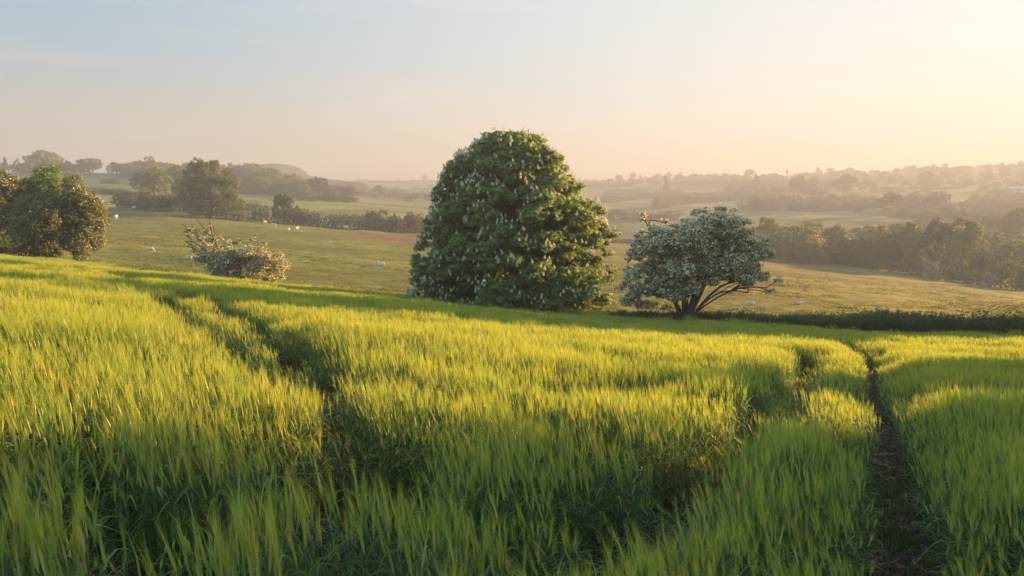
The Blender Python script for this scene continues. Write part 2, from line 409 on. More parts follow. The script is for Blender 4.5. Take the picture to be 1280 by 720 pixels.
# wheelings and gaps, given as points on the crop's top (or on the soil) and a half width
def top(pts, h=.8): return np.array([hit(a, b, h)[:2] for a, b in pts])
def soilp(pts): return np.array([hit(a, b)[:2] for a, b in pts])
TRACK_A = np.array([(.72, 1.0), (1.12, 2.0), hit(1126, 715)[:2], hit(1112, 640)[:2], hit(1106, 590)[:2], hit(1100, 540)[:2]] +
                   [hit(a, b, .6)[:2] for a, b in ((1098, 485), (1094, 455), (1088, 441), (1060, 433), (1000, 428), (930, 420), (820, 408))])
GAPS = [(TRACK_A, .23, 1.0),
        (top([(1016, 436), (1012, 446), (980, 485), (930, 512), (880, 540), (800, 585)]), .29, .78), (top([(800, 585), (700, 640), (560, 720)]), .16, .75),
        (top([(0, 344), (110, 352), (200, 363), (270, 400), (330, 432), (370, 462)]), .33, .84),
        (top([(120, 338), (280, 374), (340, 398), (398, 432)]), .33, .84), (top([(398, 432), (425, 465), (448, 500), (470, 545)]), .17, .72),
        (top([(300, 372), (480, 392), (620, 398)]), .2, .5),
        (np.array([(-6, 2.7), (-2.6, 2.95), (-1.3, 3.1), (-.75, 3.6), (-.72, 4.3), (-.85, 4.9)]), .40, .88), (np.array([(-.75, 3.5), (-.1, 3.3), (.6, 3.5)]), .16, .6),
        (top([(690, 505), (740, 520), (820, 530), (870, 528)]), .26, .75),
        (np.array([(q_, edge_y(q_) - 12.5) for q_ in np.linspace(-30, 12, 12)]), .3, .8), (np.array([(q_, edge_y(q_) - 10.7) for q_ in np.linspace(-30, 14, 12)]), .3, .8),
        (top([(480, 455), (520, 468), (560, 480)]), .18, .6),
        (top([(650, 470), (760, 478), (860, 470)]), .10, .4)]
def seg_dist(X, Y, poly):
    best = np.full(len(X), 1e9)
    for (ax, ay), (bx, by) in zip(poly[:-1], poly[1:]):
        dx, dy = bx - ax, by - ay; t = np.clip(((X - ax) * dx + (Y - ay) * dy) / (dx * dx + dy * dy + 1e-9), 0, 1)
        best = np.minimum(best, np.hypot(X - ax - t * dx, Y - ay - t * dy))
    return best
def keep(X, Y, rng, rad=0.0):
    k = Y < edge_y(X) - 3.2 + .6 * vnoise(X, Y, 2, 9)
    h = np.ones(len(X))
    for poly, hw, st in GAPS:
        d = seg_dist(X, Y, poly); wv = hw * (1 + .25 * vnoise(X, Y, .8, 12)) + (rad * .4 if poly is not TRACK_A else 0)
        inside = d < wv
        k &= ~(inside & (rng.random(len(X)) < st))
        lo_, rng_ = (.66, .6) if poly is TRACK_A else (.82, .35)
        near = sm((d - wv) / rng_); h *= lo_ + (1 - lo_) * near
        h[inside] *= .58
    return k, h
pts, rots, scls, idxs = [], [], [], []
def zone(y0, y1, dens, lod, base_idx):
    # density per square metre in the wedge |x| < .80 (y + 1.5)
    A = .8 * ((y1 + 1.5) ** 2 - (y0 + 1.5) ** 2); n = int(A * dens)
    Y = np.sqrt(RNG.uniform((y0 + 1.5) ** 2, (y1 + 1.5) ** 2, n)) - 1.5
    X = RNG.uniform(-.8, .8, n) * (Y + 1.5)
    if lod == 2:
        a = 0
    k, h = keep(X, Y, RNG, (0, .17, .2)[lod]); X, Y, h = X[k], Y[k], h[k]
    # low waves in the height of the crop
    wav = 1 + .10 * vnoise(X, Y, 2.2, 20) + .06 * vnoise(X, Y, .7, 21) + .09 * np.sin((X * .42 + Y * .9) * 1.5 + 1.5 * vnoise(X, Y, 5, 22))
    h = h * wav * RNG.uniform(.93, 1.07, len(X))
    Z = T(X, Y)
    pts.append(np.stack([X, Y, Z], 1))
    rots.append(np.stack([RNG.normal(0, .03, len(X)), RNG.normal(0, .03, len(X)), RNG.uniform(-.9, .9, len(X))], 1))
    scls.append(np.stack([np.ones(len(X)) * RNG.uniform(.9, 1.1, len(X)), np.ones(len(X)), h], 1))
    idxs.append(RNG.integers(base_idx, base_idx + LODS[lod][0], len(X)))
zone(1.0, 8, 92, 0, 0)
zone(8, 24, 25, 1, 18)
zone(24, 88, 6.5, 2, 30)
# a clump hard against the lens would only blur the view
P_ = np.concatenate(pts); kk = np.hypot(P_[:, 0], P_[:, 1]) > 1.6
# the trodden, thinner strip by the gateway at lower left
kk &= ~((P_[:, 1] < 2.7) & (P_[:, 0] < -.25) & (vnoise(P_[:, 0], P_[:, 1], .35, 50) < .30))
scatter_object('barley_crop', P_[kk], np.concatenate(rots)[kk], np.concatenate(scls)[kk], np.concatenate(idxs)[kk], src,
               'green barley crop with bristling yellow-green ears filling the sloping field', 'barley')

# grass: tussocks of the pasture, rank margin along the field edge
def grass_clump(rng, n, rad, h, wid, mat=0):
    mb = MB()
    for _ in range(n):
        r_ = rad * math.sqrt(rng.uniform()); a = rng.uniform(0, 6.283); b = rng.uniform(0, 6.283)
        o = np.array([r_ * math.cos(a), r_ * math.sin(a), -.03]); hh = h * rng.uniform(.5, 1.2); d = np.array([math.cos(b), math.sin(b), 0]) * hh * rng.uniform(.1, .6)
        ribbon(mb, [o, o + d * .35 + [0, 0, hh * .6], o + d + [0, 0, hh]], [wid, wid * .8, wid * .08], (-d[1], d[0], 0), mat, rng.uniform())
    return mb
gs = [grass_clump(RNG, 26, .28, .14, .03).mesh('tussock', [M['grass']]) for _ in range(5)]
n = 34000
Y = np.sqrt(RNG.uniform(36 ** 2, 190 ** 2, n) * 1.0); Y = 36 + (Y - 36) * RNG.uniform(.25, 1, n); X = RNG.uniform(-.78, .78, n) * Y
d = Y - edge_y(X); patch = vnoise(X, Y * 1.6, 5, 30) + .6 * vnoise(X, Y * 1.6, 1.8, 31)
k = (d > .5) & (patch > -.1) & (Y < 225); X, Y, patch = X[k], Y[k], patch[k]
s = RNG.uniform(.5, 1.2, len(X)) * (.7 + .9 * np.clip(patch, 0, 1))
scatter_object('pasture_grass', np.stack([X, Y, T(X, Y)], 1), np.stack([0 * X, 0 * X, RNG.uniform(0, 6.28, len(X))], 1), np.stack([s * 1.3, s * 1.3, s], 1),
               RNG.integers(0, 5, len(X)), gs, 'tussocky cropped grass of the sheep pasture beyond the barley', 'grass')
gs = [grass_clump(RNG, 34, .22, .5, .016).mesh('rank_clump', [M['rank']]) for _ in range(5)] + [grass_clump(RNG, 20, .12, .16, .008).mesh('rank_small', [M['rank']]) for _ in range(3)]
n = 15000
X = RNG.uniform(-70, 45, n); Y = edge_y(X) + RNG.normal(-1.4, 1.3, n); s = RNG.uniform(.5, 1.15, n)
s = s * .75; ix = RNG.integers(0, 5, n)
# small weeds in the wheelings
t = RNG.uniform(0, 1, 700); ai = RNG.integers(0, 4, 700)
wx = TRACK_A[ai, 0] + (TRACK_A[ai + 1, 0] - TRACK_A[ai, 0]) * t + RNG.normal(0, .2, 700); wy = TRACK_A[ai, 1] + (TRACK_A[ai + 1, 1] - TRACK_A[ai, 1]) * t
kk = np.abs(RNG.normal(0, 1, 700)) > .9
X = np.concatenate([X, wx[kk]]); Y = np.concatenate([Y, wy[kk]]); s = np.concatenate([s, RNG.uniform(.4, .9, kk.sum())]); ix = np.concatenate([ix, RNG.integers(5, 8, kk.sum())])
scatter_object('margin_grass', np.stack([X, Y, T(X, Y)], 1), np.stack([0 * X, 0 * X, RNG.uniform(0, 6.28, len(X))], 1), np.stack([s, s, s], 1), ix, gs,
               'rank uncut grass along the far margin of the barley', 'grass')
# nettles
def nettle(rng):
    mb = MB()
    for _ in range(7):
        o = np.array([rng.normal(0, .12), rng.normal(0, .12), -.03]); h = rng.uniform(.6, 1.05); l = np.array([rng.normal(0, .12), rng.normal(0, .12), h])
        ribbon(mb, [o, o + l * .5, o + l], .012, (1, .3, 0), 0, .3)
        for q in range(11):
            t = .2 + .8 * q / 11; a = q * 1.57 + rng.normal(0, .3); c = o + l * t
            for sg in (0, np.pi):
                dd = np.array([math.cos(a + sg), math.sin(a + sg), -.25]); L_ = .13 * (1.15 - .5 * t)
                ribbon(mb, [c, c + dd * L_ * .5, c + dd * L_ + [0, 0, -.02]], [.02, .07, .005], (-dd[1], dd[0], 0), 0, rng.uniform())
    return mb.mesh('nettle_clump', [M['nettle']])
ns_ = [nettle(RNG) for _ in range(4)]
n = 3000; X = RNG.uniform(5, 42, n); X = np.concatenate([X, RNG.uniform(-8, 5, 260)]); Y = edge_y(X) + RNG.uniform(-1.2, 1.0, len(X))
s = RNG.uniform(.7, 1.15, len(X)) * np.interp(X, [5, 12, 20, 40], [.4, .7, 1.05, 1.35]) * (1 + .25 * vnoise(X, Y, 2.5, 61))
scatter_object('nettle_bank', np.stack([X, Y, T(X, Y)], 1), np.stack([0 * X, 0 * X, RNG.uniform(0, 6.28, len(X))], 1), np.stack([s, s, s], 1),
               RNG.integers(0, 4, len(X)), ns_, 'dark bank of nettles along the right-hand end of the field edge', 'nettles')
# clods and straw on the bare wheeling
cl = []
for q in range(4):
    mb = MB(); import bmesh
    b = bmesh.new(); bmesh.ops.create_icosphere(b, subdivisions=2, radius=.05)
    vv = np.array([list(v.co) for v in b.verts]); ff = [[v.index for v in f.verts] for f in b.faces]; b.free()
    vv *= (1 + .35 * RNG.normal(0, .5, (len(vv), 1))) * np.array([1, .8, .5]); mb.add(vv, ff); cl.append(mb.mesh('clod', [M['clod']]))
mb = MB()
for q in range(5):
    a = RNG.uniform(0, 3.14); o = np.array([RNG.normal(0, .05), RNG.normal(0, .05), .01]); d_ = np.array([math.cos(a), math.sin(a), .05]) * .09
    ribbon(mb, [o - d_, o, o + d_], .006, (-d_[1], d_[0], 0), 0, RNG.uniform())
cl.append(mb.mesh('straw', [M['straw']]))
n = 1500; t = RNG.uniform(0, 1, n); ai = RNG.integers(0, 6, n)
X = TRACK_A[ai, 0] + (TRACK_A[ai + 1, 0] - TRACK_A[ai, 0]) * t + RNG.uniform(-.28, .28, n); Y = TRACK_A[ai, 1] + (TRACK_A[ai + 1, 1] - TRACK_A[ai, 1]) * t
s = RNG.uniform(.25, 1.0, n)
scatter_object('soil_clods', np.stack([X, Y, T(X, Y)], 1), np.stack([0 * X, 0 * X, RNG.uniform(0, 6.28, n)], 1), np.stack([s, s, s], 1),
               RNG.integers(0, 5, n), cl, 'dry brown clods and straw bits on the bare wheel track at right', 'soil')

# ------------------------------------------------------------------ trees
def crown_from_lobes(lobes, rng, dens, size, mats=(0,), tier=0.0, bury=.62, sub=True, flower=0, fsize=.1, fmat=1, shell=(.72, 1.06), palmate=False, droop=.3, zmin=None, flat=1.0):
    """lobes: (x, y, z, r); leaves lie on small clumps that cover each lobe"""
    lobes = np.array(lobes, float); mb = MB(); fb = MB()
    for (cx, cy, cz, r) in lobes:
        subs = []
        if sub:
            nsb = max(6, int(13 * rng.uniform(.8, 1.2)))
            d = rand_dirs(nsb, rng); d[:, 2] = d[:, 2] * .9 + .1
            for q in d: subs.append((np.array([cx, cy, cz]) + q * r * rng.uniform(.55, .92) * np.array([1, 1, flat]), r * rng.uniform(.28, .46)))
        else: subs.append((np.array([cx, cy, cz]), r))
        for c, rr in subs:
            n = max(4, int(dens * 12.6 * rr * rr)); D = rand_dirs(n, rng)
            if tier: D[:, 2] = np.where(rng.random(n) < tier, np.abs(D[:, 2]), D[:, 2])
            Cc = c + D * (rr * rng.uniform(shell[0], shell[1], n) ** 1)[:, None] * np.array([1, 1, flat])
            # drop what is buried well inside another lobe
            dist = np.linalg.norm(Cc[:, None] - lobes[None, :, :3], axis=2) / lobes[None, :, 3]
            kq = (dist.min(1) > bury)
            if zmin is not None: kq &= Cc[:, 2] > zmin
            Cc, D = Cc[kq], D[kq]; n = len(Cc)
            if n == 0: continue
            cv = rng.normal(.45, .13); val = np.clip(rng.normal(cv, .16, n), 0, 1)
            Nn = D * .5 + rng.normal(0, .55, (n, 3)) + [0, 0, droop]
            if palmate:
                nn = Nn / np.linalg.norm(Nn, axis=1)[:, None]; r2 = rng.normal(size=(n, 3)); a = np.cross(nn, r2); a /= np.linalg.norm(a, axis=1)[:, None]; b = np.cross(nn, a)
                for th in (-1.25, -.62, 0, .62, 1.25):
                    dr = a * math.cos(th) + b * math.sin(th) - nn * .35; sd = -a * math.sin(th) + b * math.cos(th)
                    L_ = (size * rng.uniform(.8, 1.15, n) * (1 - .2 * abs(th)))[:, None]; W_ = L_ * .34
                    Vv = np.stack([Cc, Cc + dr * L_ * .62 - sd * W_ / 2, Cc + dr * L_ - nn * L_ * .15, Cc + dr * L_ * .62 + sd * W_ / 2], 1).reshape(-1, 3)
                    mb.add(Vv, np.arange(4 * n).reshape(-1, 4), 0, val)
            else:
                Vv, Ff = leaf_quads(Cc, Nn, size, rng); mb.add(Vv, Ff, rng.choice(mats, n) if len(mats) > 1 else mats[0], val)
            if flower:
                nf = rng.binomial(n, flower) if rng.random() < .75 else 0
                if nf:
                    s_ = rng.integers(0, n, nf); fc = Cc[s_] + D[s_] * size * .35
                    for q in range(2):
                        Vv, Ff = leaf_quads(fc + rng.normal(0, fsize * .5, fc.shape), D[s_] + rng.normal(0, .5, (nf, 3)) + [0, 0, .4], fsize, rng, .9); fb.add(Vv, Ff, 0, rng.uniform(0, 1, len(Ff)))
    return mb, fb

def branch(mb, a, b, r0, r1, rng, sag=.15, wob=.06, n=7, sides=6):
    a, b = np.asarray(a, float), np.asarray(b, float); L_ = np.linalg.norm(b - a); t = np.linspace(0, 1, n)
    p = a + (b - a) * t[:, None]; p[:, 2] += np.sin(np.pi * t) * L_ * sag
    nz = np.cumsum(rng.normal(0, wob * L_ / n, (n, 3)), axis=0); p += nz * np.sin(np.pi * t)[:, None]
    tube(mb, p, r0 + (r1 - r0) * t ** .8, sides); return p
def twigs(mb, p, n, ln, rng, r=.012):
    for _ in range(n):
        k = rng.integers(len(p) // 2, len(p)); d = rand_dirs(1, rng)[0]; d[2] = abs(d[2]) * .6 + .1
        branch(mb, p[k], p[k] + d * ln * rng.uniform(.5, 1.2), r, r * .35, rng, .1, .15, 5, 3)

def px_lobe(px, py, rp, D, dy=0.0):
    """a lobe seen at (px, py) with pixel radius rp on a tree standing D metres off, dy metres deeper"""
    a, b = ray(px, py); Y = D + dy
    return np.array([float(a) * Y, Y, EYE + float(b) * Y, rp * D / FPX])

def place_root(px, Y): a, _ = ray(px, 300); x = float(a) * Y; return np.array([x, Y, gz(x, Y)])

def assemble(name, root, label, cat, lobes, crown_kw, mats, limbs=(), trunk_r=.2, forks=1, limb_r=.08, group=None, twig=0, crown_mats=None, seed=1, blossom_mat=None, blossom_name='blossom', reach=9.0):
    rng = np.random.default_rng(seed)
    e = empty(name, root, label, cat, group)
    rel = [(*(l[:3] - root), l[3]) for l in lobes]
    mb, fb = crown_from_lobes(rel, rng, **crown_kw)
    tb = MB()
    for k, (tgt, r0, r1, sag) in enumerate(limbs):
        p = branch(tb, rng.normal(0, .12, 3) * [1, 1, 0] + [0, 0, -.1], np.asarray(tgt) - root, r0, r1, rng, sag, .12, 9, 7)
        if twig: twigs(tb, p, twig, 1.0, rng)
        # secondary limbs to the nearest lobes
        ds = sorted(rel, key=lambda l: np.linalg.norm(np.array(l[:3]) - p[-1]))[:5]
        for l in ds:
            if np.linalg.norm(np.array(l[:3]) - p[-1]) > reach: continue
            q = branch(tb, p[rng.integers(4, 9)], l[:3], r1 * .9, .02, rng, .08, .15, 6, 5)
            twigs(tb, q, 4, l[3], rng)
    if limbs: link('trunk', tb.mesh('trunk', [M['bark']], True), e)
    cr = link('crown', mb.mesh('crown', crown_mats or mats), e)
    if crown_kw.get('flower'):
        f = link(blossom_name, fb.mesh(blossom_name, [blossom_mat or M['blossom']]), e); f['kind'] = 'stuff'
    return e, rel

# --- the great horse chestnut
D = 50.0; root = place_root(640, D); root[2] -= .1
rng = np.random.default_rng(5)
prof = [(158, 634, 640), (165, 620, 654), (173, 604, 668), (183, 590, 682), (195, 577, 693), (215, 561, 704), (235, 551, 722), (255, 543, 743), (275, 538, 750), (300, 530, 758), (330, 522, 761), (352, 517, 760), (390, 522, 752)]
pyv = [p[0] for p in prof]
lobes = []
for _ in range(560):
    py = rng.uniform(168, 390); l = np.interp(py, pyv, [p[1] for p in prof]); r_ = np.interp(py, pyv, [p[2] for p in prof])
    rp = rng.uniform(7, 19); c = (l + r_) / 2; hw = max((r_ - l) / 2 - rp * .8, 3); py = max(py, 163 + rp * .8)
    th = rng.uniform(0, 2 * np.pi); dep = (hw * FPX ** 0) * D / FPX
    if math.sin(th) > .35 and rng.random() < .55: continue
    k = rng.uniform(.82, 1.07)
    lobes.append(px_lobe(c + hw * k * math.cos(th), py, rp, D, math.sin(th) * dep * k))
for _ in range(150):      # inner crown, so no daylight shows through
    py = rng.uniform(190, 384); l = np.interp(py, pyv, [p[1] for p in prof]); r_ = np.interp(py, pyv, [p[2] for p in prof])
    lobes.append(px_lobe(rng.uniform(l + 30, r_ - 30), py, 24, D, rng.uniform(-2.2, 2.2)))
for _ in range(70):
    py = rng.uniform(166, 380); l = np.interp(py, pyv, [p[1] for p in prof]); r_ = np.interp(py, pyv, [p[2] for p in prof]); q = rng.choice([-1, 1])
    lobes.append(px_lobe((l + r_) / 2 + q * ((r_ - l) / 2 + rng.uniform(-5, 5)), py, rng.uniform(4, 8), D, rng.uniform(-2, 1.5)))
for px, py, rp in ((640, 176, 16), (625, 180, 18), (655, 182, 16), (603, 188, 15), (680, 196, 15), (692, 207, 12), (566, 215, 13), (530, 330, 14), (524, 352, 13), (765, 292, 9)):
    lobes.append(px_lobe(px, py, rp, D, rng.normal(0, .8)))
lim = [(px_lobe(x_, y_, 10, D, d_)[:3], .32, .12, .05) for x_, y_, d_ in ((640, 230, 0), (600, 260, 1.5), (690, 270, -1), (570, 310, -1), (720, 320, 1), (640, 290, 3), (560, 345, 1.5))]
e, rel = assemble('horse_chestnut', root, 'huge dome-shaped horse chestnut with white candles, crown down to the grass', 'tree', lobes,
         dict(dens=20, size=.2, palmate=True, droop=1.1, shell=(.7, 1.15), zmin=.05, flat=.62, tier=.7, bury=.4), [M['chestnut']], lim, seed=21)
# its upright flower candles: the ones that show largest are parts, the rest one part
rng = np.random.default_rng(8); can = []
relA = np.array(rel)
for _ in range(16000):
    l = relA[rng.integers(len(relA))]; dd = rand_dirs(1, rng)[0]
    if dd[1] > .35 or dd[2] < -.25: continue
    p = l[:3] + dd * l[3] * np.array([1, 1, .75]) * 1.12
    if vnoise(p[0] * 1.0, p[2] + p[1] * .6, 1.1, 44) < -.05 and rng.random() < .75: continue
    if p[2] < .4 or (np.linalg.norm(p[None] - relA[:, :3], axis=1) / relA[:, 3]).min() < .85: continue
    can.append(p)
can = np.array(can)[:1300]; print('candles', len(can))
def candle(mb, p, s, rng):
    tilt = np.array([rng.normal(0, .15), rng.normal(0, .15), 1.0]) * s
    for q in range(16):
        t = q / 15; c = p + tilt * t; r_ = .055 * (1 - t) + .012; a = q * 2.4
        N_ = np.array([[math.cos(a), math.sin(a), .5]]); Vv, Ff = leaf_quads(c[None] + N_ * r_, N_, .075 * (1.15 - .6 * t), rng, .9)
        mb.add(Vv, Ff, 0, rng.uniform(.3, 1, 1))
    ribbon(mb, [p - tilt * .2, p + tilt], .02, (1, 0, 0), 0, .4)
order = np.argsort(can[:, 1])
rest = MB()
for n_, k in enumerate(order):
    if n_ < 100:
        mb = MB(); candle(mb, np.zeros(3), rng.uniform(.15, .23), rng); link('flower_candle', mb.mesh('flower_candle', [M['candle']]), e, can[k])
    else: candle(rest, can[k], rng.uniform(.15, .23), rng)
f = link('flower_candles', rest.mesh('flower_candles', [M['candle']]), e); f['kind'] = 'stuff'

# --- white-flowering hawthorn right of it
D = 45.0; root = place_root(858, D)
L = [(892, 276, 17), (908, 278, 18), (875, 288, 22), (925, 292, 19), (905, 300, 24), (938, 306, 17), (880, 310, 24), (860, 292, 16), (853, 304, 18), (948, 318, 13),
     (828, 296, 17), (812, 304, 17), (838, 310, 18), (798, 318, 13), (820, 318, 16), (785, 324, 8), (845, 330, 18), (868, 332, 18), (895, 330, 18), (920, 322, 18), (935, 330, 14),
     (812, 338, 14), (795, 344, 13), (780, 350, 9), (828, 345, 14), (810, 362, 12), (828, 364, 13), (845, 358, 12), (798, 372, 9), (860, 352, 12),
     (880, 350, 12), (888, 338, 12), (945, 345, 12), (958, 355, 10), (930, 342, 12), (965, 362, 8), (912, 338, 12), (820, 284, 8), (812, 276, 7), (805, 271, 5), (826, 276, 5), (884, 262, 7), (868, 268, 7), (815, 352, 13), (838, 354, 14), (822, 368, 10), (790, 364, 10), (850, 368, 9), (905, 346, 12), (800, 380, 9), (820, 384, 10), (840, 382, 9), (784, 372, 8), (805, 364, 15), (828, 370, 14), (848, 372, 12), (790, 378, 11), (868, 360, 11), (775, 358, 7), (968, 356, 6), (955, 366, 7), (940, 354, 11), (925, 350, 12), (800, 332, 8)]
rng = np.random.default_rng(31); lobes = []
for px, py, rp in L:
    w = 1 - abs(px - 870) / 120
    for dy in ((-2.0, -.9, .3, 1.3, 2.2) if rp > 15 else (-1.1, 0, 1.1) if rp > 10 else (0,)):
        lobes.append(px_lobe(px + rng.normal(0, 4), py + rng.normal(0, 3), rp * rng.uniform(.6, .95), D, dy * (.4 + w) + rng.normal(0, .3)))
        if rp > 11:      # small sprays that break the outline
            th = rng.uniform(-3.3, .2); lobes.append(px_lobe(px + rp * 1.15 * math.cos(th), py + rp * .95 * math.sin(th), rng.uniform(2.5, 5), D, dy * .8))
lim = [(px_lobe(x_, y_, 8, D, d_)[:3], r0, .03, sg) for x_, y_, d_, r0, sg in ((958, 360, 0, .06, .14), (811, 276, 0, .07, .0), (845, 335, 0, .17, .05), (862, 315, .8, .15, .05), (895, 330, -.3, .19, .1), (915, 305, .5, .14, .1),
       (820, 345, -.6, .14, .12), (800, 330, .4, .1, .2), (950, 350, -.6, .10, .16), (935, 366, -.3, .06, .2), (880, 290, 0, .13, .02))]
haw_kw = dict(dens=50, size=.12, flat=.62, flower=.62, fsize=.11, shell=(.3, 1.35), droop=.7, bury=.35)
assemble('hawthorn_tree', root, 'spreading white-flowering hawthorn with bare leaning stems right of the great chestnut', 'tree', lobes, haw_kw, [M['haw']], lim, seed=33, twig=3, reach=1.2)

# --- half-bare hawthorn bush, centre left
D = 59.0; root = place_root(292, D)
L = [(275, 343, 10), (295, 346, 11), (318, 346, 11), (338, 348, 10), (352, 345, 7), (236, 288, 4), (250, 300, 5), (245, 312, 7), (240, 294, 4), (254, 322, 11), (262, 300, 7), (268, 334, 11), (285, 330, 12), (308, 326, 14), (328, 328, 14), (346, 322, 9), (262, 312, 10), (275, 322, 12), (290, 318, 13), (305, 316, 14), (320, 318, 14), (335, 322, 13), (348, 330, 11), (355, 336, 8), (300, 330, 14), (320, 334, 13), (338, 338, 9), (280, 332, 11), (270, 300, 6),
     (258, 290, 5), (312, 302, 8), (298, 303, 7), (266, 330, 8), (255, 300, 4), (262, 280, 3), (244, 286, 3), (232, 290, 3), (240, 302, 3), (328, 308, 7), (283, 306, 8), (350, 320, 6)]
lobes = []
for px, py, rp in L:
    for dy in ((-1.4, 0, 1.3) if rp > 9 else (0,)): lobes.append(px_lobe(px, py, rp * .98, D, dy + rng.normal(0, .2)))
lim = [(px_lobe(x_, y_, 8, D, d_)[:3], r0, .03, sg) for x_, y_, d_, r0, sg in ((252, 292, 0, .06, .06), (240, 282, .2, .045, .07), (228, 290, 0, .035, .1), (262, 278, -.3, .04, .04), (246, 274, 0, .04, .05), (232, 302, 0, .03, .1), (228, 280, 0, .028, .08),
      (310, 310, 0, .1, .05), (340, 325, 0, .1, .1), (282, 300, .5, .08, .05), (235, 308, -.4, .05, .15))]
assemble('hawthorn_bush', root, 'low hawthorn bush in white blossom with bare branches raised on its left', 'bush', lobes, dict(haw_kw, flower=.35), [M['haw']], lim, seed=41, twig=8, reach=.6)

# --- trees at the left edge
D = 66.0
def blob(px0, px1, py0, py1, n, rp, D, seed, depth=2.2, shape=1.0):
    rng = np.random.default_rng(seed); out = []
    while len(out) < n:
        a, b = rng.uniform(-1, 1, 2)
        if a * a * (1 if b < 0 else .55) + b * b > 1: continue
        r_ = rng.uniform(*rp); cx, cy = (px0 + px1) / 2, (py0 + py1) / 2
        out.append(px_lobe(cx + a * ((px1 - px0) / 2 - r_ * .7), cy - b * ((py1 - py0) / 2 - r_ * .7) * -1, r_, D, rng.uniform(-depth, depth) * (1 - .6 * a * a)))
    return out
lo = blob(62, 134, 232, 328, 80, (9, 15), D, 51) + blob(70, 110, 212, 262, 14, (7, 12), D, 52, 1.6)
r_ = place_root(98, D)
assemble('hawthorn_tree', r_, 'pinkish-white flowering hawthorn, rightmost of the left-edge trees', 'tree', lo, dict(haw_kw, dens=40, size=.18, flower=.10, fsize=.12, flat=.8), [M['haw']],
         [(px_lobe(x_, y_, 8, D)[:3], .16, .05, .05) for x_, y_ in ((90, 250), (110, 280), (75, 270))], seed=53)
lo = blob(14, 80, 236, 328, 75, (9, 15), D - 2, 54)
assemble('field_maple', place_root(48, D - 2), 'rounded yellow-green tree between the pinkish hawthorn and the left edge', 'tree', lo, dict(dens=38, size=.21, droop=.3, shell=(.5, 1.2)), [M['oak']],
         [(px_lobe(x_, y_, 8, D)[:3], .16, .05, .05) for x_, y_ in ((40, 260), (60, 280))], seed=55)
lo = blob(20, 96, 206, 300, 80, (9, 15), D + 4, 56)
assemble('ash_tree', place_root(58, D + 4), 'tall green tree rising behind the yellow-green one at the left edge', 'tree', lo, dict(dens=38, size=.21, shell=(.5, 1.2)), [M['chestnut']],
         [(px_lobe(x_, y_, 8, D)[:3], .2, .05, .05) for x_, y_ in ((50, 240), (70, 250))], seed=57)
lo = blob(-60, 40, 206, 328, 120, (10, 17), D + 1, 58)
assemble('hawthorn_tree', place_root(-8, D + 1), 'blossoming tree cut off by the left edge of the view', 'tree', lo, dict(haw_kw, dens=42, size=.18, flower=.14, fsize=.13, flat=.85), [M['oak']],
         [(px_lobe(x_, y_, 8, D)[:3], .2, .05, .05) for x_, y_ in ((0, 240), (-30, 250))], seed=59)
lo = blob(-25, 26, 284, 320, 18, (7, 11), D - 6, 60, 1.2)
assemble('elder_bush', place_root(2, D - 6), 'low bright green bush at the foot of the left-edge trees', 'bush', lo, dict(dens=24, size=.17), [M['rank']], seed=61)

# --- bramble at the right end of the bank
lo = []
rng = np.random.default_rng(70)
for _ in range(34):
    x_ = rng.uniform(19, 33); y_ = float(edge_y(x_)) + rng.uniform(-1.0, .3); lo.append(np.array([x_, y_, gz(x_, y_) + rng.uniform(.25, .85), rng.uniform(.35, .6)]))
r_ = np.array([25, float(edge_y(25)), 0.]); r_[2] = gz(r_[0], r_[1])
assemble('bramble_thicket', r_, 'low arching bramble thicket at the right end of the nettle bank', 'bush', lo, dict(dens=30, size=.12, droop=.8), [M['nettle']],
         [(l[:3], .015, .008, .3) for l in lo[:6]], seed=71)

# --- oak standing in the pasture hedge
D = 205.0; root = place_root(264, D)
L = [(258, 216, 15), (240, 222, 16), (275, 222, 15), (288, 232, 13), (230, 236, 13), (250, 236, 18), (270, 238, 17), (236, 252, 13), (286, 248, 11), (276, 254, 11), (292, 256, 8), (252, 254, 13), (228, 250, 9), (245, 208, 9), (266, 207, 9), (300, 262, 6), (280, 264, 6)]
rng = np.random.default_rng(81)
lobes = [px_lobe(a_ + rng.normal(0, 2), b_ + rng.normal(0, 2), c_ * rng.uniform(.7, .95), D, dy) for a_, b_, c_ in L for dy in (-3, .3, 3)]
assemble('oak_tree', root, 'full-crowned oak standing on its trunk at the far edge of the sheep pasture', 'tree', lobes, dict(dens=9, size=.42, shell=(.5, 1.2)), [M['oak']],
         [(px_lobe(264, 250, 8, D)[:3], .6, .4, 0)] + [(px_lobe(x_, y_, 8, D)[:3], .35, .12, .04) for x_, y_ in ((240, 232), (262, 225), (284, 240), (236, 250))], seed=82)

